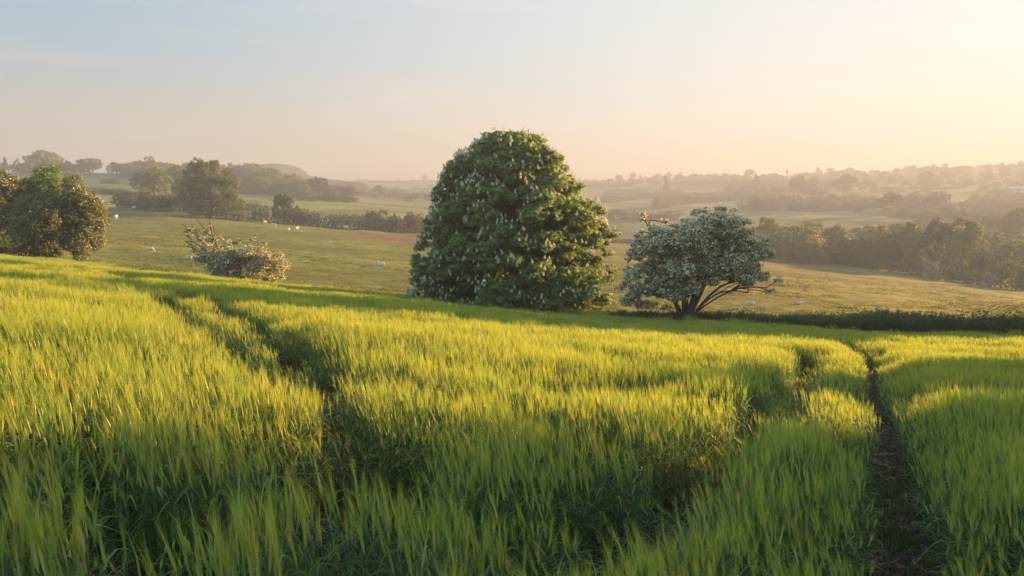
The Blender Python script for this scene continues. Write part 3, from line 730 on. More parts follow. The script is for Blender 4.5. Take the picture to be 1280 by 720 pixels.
# --- prototypes of distant trees (about 10 m tall, base at 0)
def proto(kind, seed):
    rng = np.random.default_rng(seed); lo = []
    if kind == 'dome':
        for _ in range(26):
            d = rand_dirs(1, rng)[0]; d[2] = abs(d[2]) if rng.random() < .75 else d[2] * .6
            lo.append((d[0] * 3.6 + rng.normal(0, .3), d[1] * 3.6, 4.6 + d[2] * 3.4, rng.uniform(1.3, 2.1)))
    elif kind == 'tall':
        for _ in range(24):
            z = rng.uniform(2.5, 8.9); w = 1.9 * math.sin(np.pi * (z + .5) / 11) ** .6; a = rng.uniform(0, 6.28); lo.append((w * math.cos(a), w * math.sin(a), z, rng.uniform(.9, 1.5)))
    elif kind == 'cone':
        for _ in range(30):
            z = rng.uniform(1, 9.4); w = 2.4 * (1 - z / 9.9); a = rng.uniform(0, 6.28); lo.append((w * math.cos(a), w * math.sin(a), z, .35 + .9 * (1 - z / 10)))
    elif kind == 'bush':
        for _ in range(20):
            a = rng.uniform(0, 6.28); w = 4.4 * math.sqrt(rng.uniform()); lo.append((w * math.cos(a), w * math.sin(a) * .8, rng.uniform(1.5, 7.6) * (1 - .35 * (w / 4.4) ** 2), rng.uniform(1.3, 2.2)))
    elif kind == 'loose':
        for _ in range(17):
            d = rand_dirs(1, rng)[0]; lo.append((d[0] * 3.0 + rng.normal(0, .5), d[1] * 3.0, 6.2 + d[2] * 2.9, rng.uniform(.9, 1.5)))
    cm, _ = crown_from_lobes(lo, rng, dens=5.5, size=.55, shell=(.5, 1.15), zmin=.0)
    tb = MB(); branch(tb, (0, 0, -.4), (rng.normal(0, .3), 0, 5.5), .38, .16, rng, 0, .05, 6, 6)
    for l in lo[:7]: branch(tb, (0, 0, 2.2 + rng.uniform(0, 2)), l[:3], .16, .05, rng, .05, .1, 5, 4)
    return cm, tb
PROTO = {}
for kind, n in (('dome', 4), ('tall', 2), ('cone', 2), ('bush', 4), ('loose', 2)):
    for k in range(n):
        cm, tb = proto(kind, hash((kind == 'dome', kind == 'tall', kind == 'cone', kind == 'bush', k)) % 9999 + k * 7)
        for mn in ('oak', 'dark', 'brown', 'pale'):
            mt = M['oak'] if mn == 'oak' else M['dark'] if mn == 'dark' else M['brown'] if mn == 'brown' else M['pale_haw'] if 'pale_haw' in M else None
            if mt is None:
                M['pale_haw'] = leaf_mat('flowering_crown', [(0, (.12, .13, .07)), (.5, (.3, .3, .22)), (1, (.55, .53, .45))], .2, 1.0); mt = M['pale_haw']
            PROTO.setdefault((kind, mn), []).append([cm.mesh(f'{kind}_crown', [mt]), None])
        tm = tb.mesh(f'{kind}_trunk', [M['bark']], True)
        for mn in ('oak', 'dark', 'brown', 'pale'): PROTO[(kind, mn)][-1][1] = tm
_tc = [0]
def far_tree(px, top_py, base_py, wpx, kind, mn, label, name='tree', group=None, Y=None, cat='tree'):
    if Y is None: x_, y_, z_ = hit(px, base_py)
    else: x_, y_, z_ = place_root(px, Y)
    _, bt = ray(px, top_py); h = EYE + float(bt) * y_ - z_; w = wpx * y_ / FPX
    lst = PROTO[(kind, mn)]; cm, tm = lst[_tc[0] % len(lst)]; _tc[0] += 1
    nat = dict(dome=10.0, tall=5.6, cone=5.6, bush=12.0, loose=8.6)[kind]; nh = dict(dome=9.9, tall=10.4, cone=10.2, bush=9.4, loose=10.4)[kind]
    e = empty(name, (x_, y_, z_), label, cat, group); e.rotation_euler[2] = (_tc[0] * 2.399) % 6.283
    e.scale = (w / nat, w / nat, h / nh)
    link('crown', cm, e); link('trunk', tm, e)
    return e

LEFT = 'trees on the left-hand hills'; BELT = 'trees of the belt below the right-hand pasture'; HILL = 'trees on the hazy right-hand hillside'; SKY = 'skyline trees on the right-hand hills'
far = [
 # skyline left
 (14, 194, 214, 9, 'cone', 'dark', 'small pointed conifer on the skyline above the left-edge trees', 'conifer', LEFT, 520),
 (29, 197, 214, 9, 'loose', 'dark', 'small ragged tree just right of the skyline conifer', 'tree', LEFT, 520),
 (4, 201, 216, 14, 'bush', 'dark', 'low dark bush at the far left end of the skyline', 'bush', LEFT, 520),
 (60, 187, 216, 44, 'dome', 'oak', 'largest dark dome-crowned tree on the left skyline', 'tree', LEFT, 520),
 (86, 197, 217, 26, 'bush', 'dark', 'lower tree joined to the right of the big skyline dome', 'tree', LEFT, 520),
 (118, 197, 218, 34, 'dome', 'dark', 'wide flat-topped tree on the brow above the green hill field', 'tree', LEFT, 520),
 (151, 202, 220, 27, 'dome', 'dark', 'round dark tree on the brow right of the flat-topped one', 'tree', LEFT, 520),
 (175, 203, 221, 14, 'loose', 'dark', 'small tree right of the round dark tree on the brow', 'tree', LEFT, 520),
 (192, 194, 224, 18, 'loose', 'brown', 'tall sparse-headed tree standing above the left woods', 'tree', LEFT, 500),
 (143, 221, 240, 28, 'bush', 'dark', 'hazy clump of bushes in the middle of the green hill field', 'bush', LEFT, 430),
 (196, 207, 248, 50, 'dome', 'oak', 'big rounded tree left of and behind the pasture oak', 'tree', LEFT, 300),
 (225, 205, 246, 36, 'dome', 'oak', 'tall tree touching the left side of the pasture oak', 'tree', LEFT, 330),
 (155, 234, 260, 30, 'bush', 'dark', 'dark rounded bush at the left end of the pasture hedge', 'bush', LEFT, 226),
 (186, 231, 262, 30, 'bush', 'oak', 'light green bush second from the left in the pasture hedge', 'bush', LEFT, 222),
 (213, 240, 265, 38, 'bush', 'dark', 'dark bush in the hedge just left of the pasture oak', 'bush', LEFT, 218),
 # wood on the left hill
 (250, 206, 238, 36, 'bush', 'dark', 'wood-edge tree directly behind the top of the pasture oak', 'tree', LEFT, 470),
 (300, 209, 248, 34, 'dome', 'dark', 'wood-edge tree just right of the pasture oak', 'tree', LEFT, 470),
 (326, 214, 250, 30, 'dome', 'dark', 'dark tree in the wood below the flat-topped knoll', 'tree', LEFT, 470),
 (350, 222, 250, 22, 'bush', 'brown', 'brownish lower tree in the wood left of the tall narrow one', 'tree', LEFT, 470),
 (367, 216, 250, 20, 'loose', 'oak', 'tall narrow tree rising at the end of the left wood', 'tree', LEFT, 480),
 (399, 221, 251, 30, 'dome', 'dark', 'dark dome-topped tree right of the left wood', 'tree', LEFT, 470),
 (386, 235, 252, 36, 'bush', 'oak', 'pale green bush below the dark dome-topped tree', 'bush', LEFT, 440),
 (419, 240, 255, 30, 'bush', 'dark', 'sloping dark bush right of the dome-topped tree', 'bush', LEFT, 440),
 (437, 243, 257, 28, 'bush', 'oak', 'last green bush at the foot of the left hill', 'bush', LEFT, 440),
 (356, 241, 274, 28, 'dome', 'dark', 'dark tree standing up from the hedge below the left wood', 'tree', LEFT, 222),
 (374, 252, 275, 24, 'bush', 'dark', 'bush touching the right side of the dark hedge tree', 'bush', LEFT, 224),
 (336, 257, 272, 12, 'bush', 'pale', 'small whitish flowering bush left of the dark hedge tree', 'bush', LEFT, 214),
 (304, 252, 273, 16, 'bush', 'oak', 'small bush under the right side of the pasture oak', 'bush', LEFT, 208),
 (470, 256, 287, 38, 'bush', 'oak', 'domed bush in the hedge right of centre-left', 'bush', LEFT, 230),
 (491, 262, 288, 24, 'bush', 'dark', 'small dark bush between the domed and the brownish bush', 'bush', LEFT, 232),
 (520, 259, 290, 34, 'bush', 'brown', 'brownish bush in the hedge beside the great chestnut', 'bush', LEFT, 236),
 (426, 231, 244, 9, 'tall', 'dark', 'slender hazy tree in the valley below the distant ridge', 'tree', LEFT, 760),
 (453, 237, 249, 24, 'bush', 'dark', 'hazy wide tree in the valley left of the round one', 'tree', LEFT, 700),
 (475, 231, 250, 17, 'dome', 'dark', 'hazy round tree in the valley under the distant ridge', 'tree', LEFT, 680),
 (514, 238, 255, 30, 'bush', 'dark', 'hazy pair of trees in the valley left of the chestnut', 'tree', LEFT, 640),
 (532, 218, 227, 8, 'dome', 'dark', 'tiny round tree alone on the distant ridge left of the chestnut', 'tree', LEFT, 1440),
 (517, 222, 227, 3, 'tall', 'dark', 'tiny thin tree on the distant ridge', 'tree', LEFT, 1440),
 # belt right
 (958, 270, 322, 38, 'dome', 'oak', 'tree of the belt directly behind the white hawthorn', 'tree', BELT, 250),
 (992, 280, 328, 38, 'dome', 'brown', 'tawny tree second from the left in the belt', 'tree', BELT, 246),
 (1020, 284, 330, 30, 'bush', 'oak', 'low tree between the tawny one and the middle of the belt', 'tree', BELT, 240),
 (1044, 281, 333, 34, 'dome', 'dark', 'darker tree left of the golden crown in the belt', 'tree', BELT, 234),
 (1074, 286, 336, 34, 'bush', 'oak', 'low tree touching the left of the golden crown', 'tree', BELT, 228),
 (1108, 280, 340, 42, 'dome', 'brown', 'golden-crowned tree in the middle of the belt', 'tree', BELT, 224),
 (1140, 276, 342, 36, 'dome', 'oak', 'tree right of the golden crown in the belt', 'tree', BELT, 220),
 (1170, 272, 346, 42, 'dome', 'dark', 'tall dark tree behind the pale flowering bush', 'tree', BELT, 215),
 (1205, 270, 351, 48, 'dome', 'oak', 'broadest and tallest tree of the belt', 'tree', BELT, 212),
 (1228, 300, 354, 28, 'bush', 'dark', 'lower tree right of the tallest one in the belt', 'tree', BELT, 200),
 (1256, 311, 362, 27, 'loose', 'dark', 'flat-headed pine-like tree on a bare trunk near the right edge', 'pine', BELT, 188),
 (1280, 322, 366, 30, 'bush', 'oak', 'bush cut off by the right edge below the pine-like tree', 'bush', BELT, 188),
 (1168, 320, 347, 28, 'bush', 'pale', 'pale flowering hawthorn bush in front of the belt', 'bush', BELT, 196),
 (1240, 338, 360, 22, 'bush', 'pale', 'small pale flowering bush left of the pine-like tree trunk', 'bush', BELT, 188),
 (1274, 258, 300, 36, 'dome', 'brown', 'brown tree at the right edge above the pine-like one', 'tree', BELT, 330),
 # hillside right
 (1111, 240, 272, 34, 'dome', 'dark', 'big dark tree in the middle of the hazy hillside', 'tree', HILL, 460),
 (1134, 236, 262, 34, 'bush', 'dark', 'broad tree touching the big dark hillside tree on its right', 'tree', HILL, 500),
 (1168, 233, 262, 38, 'bush', 'dark', 'flat-topped tree group farther right of the big dark hillside tree', 'tree', HILL, 500),
 (1183, 262, 280, 16, 'dome', 'dark', 'small round tree above the tallest belt tree, left of a pair', 'tree', HILL, 420),
 (1202, 262, 281, 18, 'dome', 'dark', 'small round tree above the tallest belt tree, right of a pair', 'tree', HILL, 420),
 (1235, 264, 286, 24, 'bush', 'brown', 'brownish bush on the hillside between the belt and the right edge', 'bush', HILL, 400),
 (1245, 233, 254, 28, 'bush', 'dark', 'wide low tree high on the hillside near the right edge', 'tree', HILL, 620),
 (1155, 213, 232, 22, 'dome', 'dark', 'bold round tree just under the right skyline', 'tree', HILL, 780),
 (1056, 218, 238, 34, 'dome', 'dark', 'broad hazy tree under the skyline above the belt', 'tree', HILL, 700),
 (1010, 217, 240, 22, 'bush', 'dark', 'hazy tree right of the broad pair under the skyline', 'tree', HILL, 700),
 (995, 218, 239, 22, 'dome', 'dark', 'hazy dome-headed tree under the skyline right of the conical one', 'tree', HILL, 700),
 (942, 217, 234, 18, 'cone', 'dark', 'conical tree under the skyline above the white hawthorn', 'tree', HILL, 760),
 (831, 219, 240, 8, 'tall', 'brown', 'slim upright poplar above the left of the white hawthorn', 'poplar', HILL, 760),
 (980, 240, 262, 28, 'bush', 'dark', 'hillside bush right of the top of the white hawthorn', 'bush', HILL, 520),
 # skyline right
 (772, 217, 226, 10, 'dome', 'dark', 'first small skyline tree right of the chestnut', 'tree', SKY, 1240),
 (790, 215, 226, 9, 'dome', 'dark', 'second small skyline tree right of the chestnut', 'tree', SKY, 1240),
 (799, 217, 225, 7, 'cone', 'dark', 'small pointed skyline tree right of the first two', 'tree', SKY, 1240),
 (820, 215, 224, 15, 'bush', 'dark', 'wide skyline tree left of the poplar top', 'tree', SKY, 1230),
 (835, 214, 224, 8, 'loose', 'dark', 'open-headed skyline tree over the poplar', 'tree', SKY, 1230),
 (848, 215, 224, 13, 'bush', 'dark', 'flat skyline tree right of the open-headed one', 'tree', SKY, 1230),
 (865, 217, 226, 15, 'dome', 'dark', 'dark dome just under the skyline left of the white hawthorn top', 'tree', SKY, 1120),
 (934, 211, 221, 14, 'dome', 'dark', 'dark domed skyline tree above the conical tree', 'tree', SKY, 1150),
 (980, 210, 218, 4, 'loose', 'dark', 'tiny solitary skyline tree right of the domed one', 'tree', SKY, 1170),
 (1018, 208, 217, 12, 'bush', 'dark', 'left half of a pair of skyline clumps above the belt', 'tree', SKY, 1150),
 (1034, 207, 217, 12, 'bush', 'dark', 'right half of a pair of skyline clumps above the belt', 'tree', SKY, 1150),
 (1058, 209, 216, 12, 'dome', 'dark', 'rounded skyline tree left of the bold round hillside tree', 'tree', SKY, 1130),
 (1132, 204, 214, 18, 'bush', 'dark', 'low wide skyline clump left of the bold round tree', 'tree', SKY, 1090),
 (1161, 204, 213, 12, 'bush', 'dark', 'skyline clump directly over the bold round tree', 'tree', SKY, 1080),
 (1175, 204, 213, 8, 'dome', 'dark', 'small skyline tree right of the bold round tree', 'tree', SKY, 1080),
 (1227, 203, 212, 12, 'bush', 'dark', 'skyline clump left of the tiny pointed tree near the right edge', 'tree', SKY, 1040),
 (1246, 201, 211, 5, 'cone', 'dark', 'tiny pointed skyline tree near the right edge', 'tree', SKY, 1030),
 (1268, 201, 211, 20, 'bush', 'dark', 'last wide skyline clump at the right edge', 'tree', SKY, 1020),
]
for t_ in far:
    far_tree(t_[0], t_[1], t_[2], t_[3], t_[4], t_[5], t_[6], t_[7], t_[8], t_[9] if len(t_) > 9 else None, 'bush' if t_[7] == 'bush' else 'tree')

# far-off woods reading as one mass
wp, ws, wi = [], [], []
srcs = [PROTO[('bush', 'dark')][k][0] for k in range(3)] + [PROTO[('dome', 'oak')][k][0] for k in range(3)] + [PROTO[('dome', 'dark')][0][0], PROTO[('bush', 'brown')][0][0]]
rng = np.random.default_rng(91)
def wood(x0, x1, y0, y1, Y0, Y1, n, s0, s1):
    for _ in range(n):
        t = rng.uniform(); px = rng.uniform(x0, x1); Yd = Y0 + (Y1 - Y0) * t; p = place_root(px, Yd); wp.append(p); s = rng.uniform(s0, s1); ws.append((s * 1.25, s * 1.25, s)); wi.append(rng.integers(0, 8))
wood(235, 345, 0, 0, 450, 600, 90, .7, 1.15); wood(335, 440, 0, 0, 450, 640, 60, .5, .9); wood(160, 260, 0, 0, 500, 580, 40, .6, 1.0); wood(0, 110, 0, 0, 520, 580, 30, .5, .9)
wood(440, 560, 0, 0, 620, 1100, 70, .5, .9); wood(940, 1290, 0, 0, 215, 275, 70, .55, 1.1)
wood(940, 1290, 0, 0, 480, 620, 110, .5, .9); wood(900, 1290, 0, 0, 700, 1000, 190, .5, 1.0); wood(1090, 1290, 0, 0, 300, 460, 46, .5, .8); wood(700, 950, 0, 0, 1000, 1250, 120, .5, .9)
wood(950, 1290, 0, 0, 1000, 1120, 130, .45, .8); wood(1290, 1700, 0, 0, 250, 900, 60, .6, 1.1); wood(-350, 0, 0, 0, 450, 600, 60, .7, 1.1)
wp = np.array(wp); ws = np.array(ws)
# keep the belt's share behind the valley line
scatter_object('woodland', wp, np.stack([0 * wp[:, 0], 0 * wp[:, 0], rng.uniform(0, 6.28, len(wp))], 1), ws, np.array(wi), srcs,
               'hazy woods and copses massed on the hills across the valley', 'woodland')

# hedgerows
def hedge(chain, h, wdt, label, mat='dark', leaf=.5, seed=0, Ys=None):
    rng = np.random.default_rng(seed + 300)
    pts = [hit(a_, b_) if Y_ is None else place_root(a_, Y_) for a_, b_, Y_ in chain]
    p = np.array(pts); seg = np.linalg.norm(np.diff(p[:, :2], axis=0), axis=1); S = np.concatenate([[0], np.cumsum(seg)]); Ltot = S[-1]
    n = int(Ltot / (wdt * .32)) + 2; s = np.linspace(0, Ltot, n)
    xs = np.interp(s, S, p[:, 0]); ys = np.interp(s, S, p[:, 1])
    hh = h * (1 + .28 * vnoise(s, s * 0, 9, seed) + .15 * vnoise(s, s * 0, 3, seed + 1)); zs = T(xs, ys)
    mb = MB(); o = np.array([xs[0], ys[0], zs[0]])
    for k in range(n):
        for lv in range(2):
            r_ = wdt * rng.uniform(.38, .6); c = np.array([xs[k] + rng.normal(0, wdt * .12), ys[k] + rng.normal(0, wdt * .12), zs[k] + (hh[k] - r_ * .9) * (.35 if lv == 0 else 1)])
            m = int(5 + 12.6 * r_ * r_ / leaf ** 2 * .9); Dd = rand_dirs(m, rng)
            Vv, Ff = leaf_quads(c + Dd * (r_ * rng.uniform(.6, 1.15, m))[:, None] - o, Dd * .5 + rng.normal(0, .5, (m, 3)) + [0, 0, .3], leaf, rng)
            mb.add(Vv, Ff, 0, np.clip(rng.normal(rng.normal(.45, .12), .15, m), 0, 1))
    e = link('hedgerow', mb.mesh('hedgerow', [M[mat]]), None, o); tag(e, label, 'hedge', 'hedgerows between the fields')
    return e
hd = [
 ([(160, 0, 226), (210, 0, 220), (262, 0, 212), (300, 0, 212), (350, 0, 220), (440, 0, 229), (530, 0, 240), (640, 0, 248)], 4.6, 3.0, 'thick dark hedge along the far side of the sheep pasture', 'dark'),
 ([(755, 0, 252), (860, 0, 248), (950, 0, 236), (1040, 0, 222)], 2.2, 2.2, 'hedge at the pasture foot glimpsed between chestnut and hawthorn', 'brown'),
 ([(1040, 0, 224), (1120, 0, 205), (1200, 0, 194), (1290, 0, 186)], 3.4, 2.6, 'hedge under the belt along the foot of the right-hand pasture', 'dark'),
 ([(757, 273, None), (805, 275, None), (850, 274, None)], 5, 4, 'dark hedge across the slope just right of the chestnut', 'dark'),
 ([(745, 255, None), (775, 252, None), (810, 248, None), (850, 243, None)], 5, 4, 'hedge slanting up the slope right of the chestnut', 'dark'),
 ([(820, 262, None), (850, 256, None), (890, 252, None), (960, 250, None)], 7, 5, 'hedge rising behind the top of the white hawthorn', 'dark'),
 ([(732, 236, None), (793, 233, None)], 5, 5, 'thin hedge high on the slope right of the chestnut', 'dark'),
 ([(757, 244, None), (808, 242, None)], 5, 5, 'short hedge line in the middle of the slope right of the chestnut', 'dark'),
 ([(835, 232, None), (900, 230, None), (990, 232, None)], 6, 5, 'long level hedge below the right skyline, right of the poplar', 'dark'),
 ([(925, 263, None), (1000, 264, None), (1090, 261, None)], 7, 5, 'hedge across the hillside above the left of the belt', 'dark'),
 ([(1117, 272, None), (1165, 271, None), (1230, 277, None)], 4, 4, 'hedge on the lower hillside above the golden-crowned tree', 'dark'),
 ([(310, 0, 455), (380, 0, 450), (445, 0, 455)], 4, 4, 'hedge at the foot of the left wood above the bright field', 'dark'),
 ([(100, 0, 330), (150, 0, 335), (190, 0, 330)], 2.2, 2.5, 'thin dark hedge at the foot of the green hill field', 'dark'),
 ([(395, 224, None), (470, 0, 1400), (560, 0, 1380)], 4, 6, 'faint hedge line on the distant ridge left of the chestnut', 'dark'),
]
for k, (ch, h, w_, lb, mt) in enumerate(hd):
    far_ = (ch[0][2] is None or ch[0][2] > 300)
    hedge([(a_, b_, (Y_ if Y_ is None else Y_)) for a_, b_, Y_ in ch], h, w_, lb, mt, .75 if far_ else .42, k)

# the knoll on the distant ridge
prof = [(300, 224), (314, 217), (319, 213), (322, 208.5), (327, 207), (334, 207), (340, 206.5), (345, 204.8), (352, 204.8), (357, 206), (360, 210), (365, 214), (374, 218), (392, 221.5), (410, 224), (440, 227)]
Yk = 900.0; V = []; nr = 13
for k, (px, py) in enumerate(prof):
    a, b = ray(px, py); X0 = float(a) * Yk; zt = EYE + float(b) * Yk
    for q in range(nr):
        t = q / (nr - 1) * 2 - 1; prf = max(0, 1 - abs(t) ** 2.6)
        V.append((X0 * (1 + t * .0), Yk + t * 170, -12 + (zt + 12) * prf + 1.2 * math.sin(k * 2.1 + q * 1.7) * (1 - prf)))
F = [(a_ * nr + b_, (a_ + 1) * nr + b_, (a_ + 1) * nr + b_ + 1, a_ * nr + b_ + 1) for a_ in range(len(prof) - 1) for b_ in range(nr - 1)]
mb = MB(); mb.add(V, F); tag(link('hill', mb.mesh('hill', [M['scrub']], True)), 'flat-topped wooded knoll on the distant ridge', None, None, 'structure')

# post and rail fence at the far left of the pasture
e = empty('wooden_fence', tuple(place_root(130, 236)), 'short post and rail fence left of the hedge beyond the pasture', 'fence')
r0 = np.array(e.location)
xs = [place_root(p_, 236) - r0 for p_ in (112, 120, 128, 136, 144)]
def box(mb, c, s):
    c, s = np.array(c, float), np.array(s, float) / 2
    Vb = [c + s * np.array([a_, b_, d_]) for a_ in (-1, 1) for b_ in (-1, 1) for d_ in (-1, 1)]
    mb.add(Vb, [(0, 1, 3, 2), (4, 6, 7, 5), (0, 4, 5, 1), (2, 3, 7, 6), (0, 2, 6, 4), (1, 5, 7, 3)])
for p_ in xs:
    mb = MB(); box(mb, (0, 0, .6), (.16, .16, 1.4)); mb.add([(-.08, -.08, 1.3), (.08, -.08, 1.3), (.08, .08, 1.3), (-.08, .08, 1.3), (0, 0, 1.38)], [(0, 1, 4), (1, 2, 4), (2, 3, 4), (3, 0, 4)]); link('post', mb.mesh('post', [M['wood']]), e, p_)
for hz_ in (.5, 1.05):
    mb = MB(); tube(mb, [p_ + [0, -.1, hz_] for p_ in xs], .055, 4); link('rail', mb.mesh('rail', [M['wood']]), e)

# ------------------------------------------------------------------ distant farm buildings (pale roofs in the haze)
def barn(px, py, L_, W_, H_, label, ang):
    x_, y_, z_ = hit(px, py); e = empty('farm_building', (x_, y_, z_), label, 'building', 'distant farm buildings'); e.rotation_euler[2] = ang
    mb = MB(); box(mb, (0, 0, H_ / 2 - .5), (L_, W_, H_ + 1)); 
    mb.add([(-L_ / 2, -W_ / 2, H_), (-L_ / 2, W_ / 2, H_), (-L_ / 2, 0, H_ + 1.9)], [(0, 1, 2)]); mb.add([(L_ / 2, -W_ / 2, H_), (L_ / 2, W_ / 2, H_), (L_ / 2, 0, H_ + 1.9)], [(0, 2, 1)])
    link('wall', mb.mesh('wall', [M['wall']]), e)
    mb = MB(); o_ = .4
    for s_ in (-1, 1):
        c = [(-L_ / 2 - o_, s_ * (W_ / 2 + o_), H_ - .25), (L_ / 2 + o_, s_ * (W_ / 2 + o_), H_ - .25), (L_ / 2 + o_, 0, H_ + 2.05), (-L_ / 2 - o_, 0, H_ + 2.05)]
        mb.add(c + [(a_, b_, d_ + .14) for a_, b_, d_ in c], [(0, 1, 2, 3), (4, 7, 6, 5), (0, 4, 5, 1), (1, 5, 6, 2), (2, 6, 7, 3), (3, 7, 4, 0)])
    link('roof', mb.mesh('roof', [M['tin']]), e)
    mb = MB(); box(mb, (0, -W_ / 2 - .03, 1.5), (L_ * .2, .08, 3)); link('door', mb.mesh('door', [M['wood']]), e)
barn(1053, 238, 9, 6, 3, 'small pale-roofed farm building high on the hazy hillside', .1)
barn(1270, 239, 15, 6, 2.2, 'long low pale-roofed shed high on the hillside at the right edge', .05)

# ------------------------------------------------------------------ sheep
_t, _p = np.meshgrid(np.linspace(0, np.pi, 11), np.linspace(0, 2 * np.pi, 14, endpoint=False), indexing='ij')
UV = np.stack([np.sin(_t) * np.cos(_p), np.sin(_t) * np.sin(_p), np.cos(_t)], -1).reshape(-1, 3)
UF = [(i_ * 14 + j_, (i_ + 1) * 14 + j_, (i_ + 1) * 14 + (j_ + 1) % 14, i_ * 14 + (j_ + 1) % 14) for i_ in range(10) for j_ in range(14)]
def sheep_mesh(pose, seed):
    acc = MB()
    def ell(c, r, rot=0.0): acc.add(UV * np.asarray(r, float) + np.asarray(c, float), UF)
    def limb(a, b, r0, r1, n=7):
        a, b = Vector(a), Vector(b)
        for k in range(n):
            t = k / (n - 1); ell(a.lerp(b, t), [r0 + (r1 - r0) * t] * 3)
    zb = .30 if pose == 'lying' else .62
    ell((0, 0, zb), (.46, .23, .26)); ell((-.26, 0, zb + .02), (.26, .24, .25)); ell((.24, 0, zb + .0), (.25, .22, .25))
    if pose == 'grazing':
        limb((.42, 0, zb + .02), (.62, 0, .28), .13, .09); limb((.62, 0, .26), (.70, 0, .09), .085, .045); he = (.62, .26)
    elif pose == 'lying':
        limb((.38, 0, zb + .08), (.56, 0, zb + .30), .13, .09); limb((.56, 0, zb + .32), (.76, 0, zb + .22), .085, .045); he = (.56, zb + .36)
    else:
        limb((.40, 0, zb + .10), (.58, 0, .90), .13, .09); limb((.58, 0, .92), (.79, 0, .82), .085, .045); he = (.58, .97)
    for s in (-1, 1): limb((he[0] - .02, s * .07, he[1]), (he[0] - .05, s * .17, he[1] - .02), .03, .02, 5)
    if pose == 'lying':
        for sx_, s in ((.3, 1), (.3, -1)): limb((sx_, s * .16, .12), (sx_ + .22, s * .18, .05), .06, .035)
        for s in (-1, 1): limb((-.25, s * .2, .12), (-.05, s * .26, .06), .08, .04)
    else:
        for s in (-1, 1):
            limb((.27, s * .12, .45), (.27, s * .12, .26), .075, .04); limb((.27, s * .12, .26), (.275, s * .12, .03), .036, .03)
            limb((-.30, s * .13, .48), (-.25, s * .13, .36), .10, .06); limb((-.25, s * .13, .36), (-.37, s * .13, .24), .055, .036); limb((-.37, s * .13, .24), (-.34, s * .13, .03), .033, .03)
    limb((-.48, 0, zb + .10), (-.54, 0, zb - .12), .045, .03, 5)
    me = acc.mesh('sheep_raw', [])
    ob = bpy.data.objects.new('sheep_raw', me); COL.objects.link(ob)
    md = ob.modifiers.new('r', 'REMESH'); md.mode = 'VOXEL'; md.voxel_size = .022; md.use_smooth_shade = True
    dg = bpy.context.evaluated_depsgraph_get(); ev = ob.evaluated_get(dg); out = bpy.data.meshes.new_from_object(ev)
    bpy.data.objects.remove(ob)
    for v in out.vertices:
        n = mnoise.noise(Vector(v.co) * 14 + Vector((seed, 0, 0))); wool = (v.co.z > (.12 if pose == 'lying' else .36)) and v.co.x < .5
        if wool: v.co += v.normal * n * .018
    out.materials.clear(); out.materials.append(M['wool']); out.materials.append(M['face'])
    for p in out.polygons:
        c = p.center
        p.material_index = 1 if (c.x > (.60 if pose != 'lying' else .58)) or (pose != 'lying' and c.z < .34) else 0
        p.use_smooth = True
    return out
SM = {p: sheep_mesh(p, k) for k, p in enumerate(('grazing', 'standing', 'lying'))}
flock = [
 (145, 275, 'standing', 1.6, 1.2, 'white sheep standing face-on alone near the left-edge hawthorn'),
 (188, 316, 'grazing', .2, .8, 'shaded grazing sheep left of the half-bare bush'),
 (236, 324, 'lying', .3, .75, 'sheep lying against the left foot of the half-bare bush'),
 (168, 262, 'grazing', 3.3, 1.1, 'leftmost sheep of three below the left end of the far hedge'),
 (177, 262, 'lying', .2, 1.0, 'middle sheep of three below the left end of the far hedge'),
 (202, 264, 'standing', 2.6, 1.1, 'sheep left of the pasture oak, right of a close pair'),
 (228, 266, 'lying', 0, 1.1, 'sheep lying under the left side of the pasture oak'),
 (297, 272, 'grazing', 2.5, 1.2, 'sheep under the right side of the pasture oak'),
 (321, 275, 'lying', .4, .8, 'small sheep right of the pasture oak below the hedge'),
 (331, 280, 'grazing', .9, 1.0, 'first of a scattered line of sheep right of the oak'),
 (343, 284.5, 'grazing', 2.9, 1.1, 'second of a scattered line of sheep right of the oak'),
 (339, 281, 'lying', .4, .7, 'lamb beside the scattered line of sheep right of the oak'),
 (361, 289, 'standing', 1.5, .8, 'small upright lamb left of a ewe in mid pasture'),
 (371, 289, 'standing', 1.2, 1.2, 'ewe standing end-on in mid pasture beside her lambs'),
 (375, 290, 'lying', .5, .7, 'lamb at the feet of the end-on ewe'),
 (432, 287, 'grazing', .2, 1.3, 'sheep grazing on its own below the middle of the far hedge'),
 (446, 285.5, 'lying', .1, .8, 'small sheep right of the lone grazer below the hedge'),
 (465, 287, 'grazing', 3.2, 1.0, 'sheep below the domed hedge bush'),
 (478, 287.5, 'lying', .3, 1.1, 'pale sheep just right of the domed hedge bush'),
 (484, 289, 'grazing', .4, 1.2, 'rightmost sheep below the hedge, above the red patch'),
 (412, 304, 'lying', .3, .8, 'small sheep lying in the middle of the pasture'),
 (477, 333, 'lying', 2.9, .95, 'white sheep lying in the near pasture left of the chestnut'),
 (333, 251, 'lying', 0, 1.2, 'sheep in the bright field above the far hedge'),
 (938, 385, 'grazing', 2.9, .62, 'pinkish sheep nearest the hawthorn trunk on its right'),
 (954, 385, 'lying', .3, .55, 'middle sheep of three right of the hawthorn'),
 (998, 381, 'lying', 3.0, .6, 'rightmost sheep beside the nettle bank right of the hawthorn'),
]
for px, py, pose, rz, s, lb in flock:
    x_, y_, z_ = hit(px, py)
    if px > 900:
        for dy_ in range(0, 60):
            if y_ >= edge_y(x_) + 3: break
            a, _ = ray(px, py); y_ += .7; x_ = float(a) * y_
        z_ = gz(x_, y_)
    o = link('sheep', SM[pose], None, (x_, y_, z_ - .01)); o.rotation_euler[2] = rz; o.scale = (s,) * 3
    tag(o, lb, 'sheep', 'sheep in the pasture')

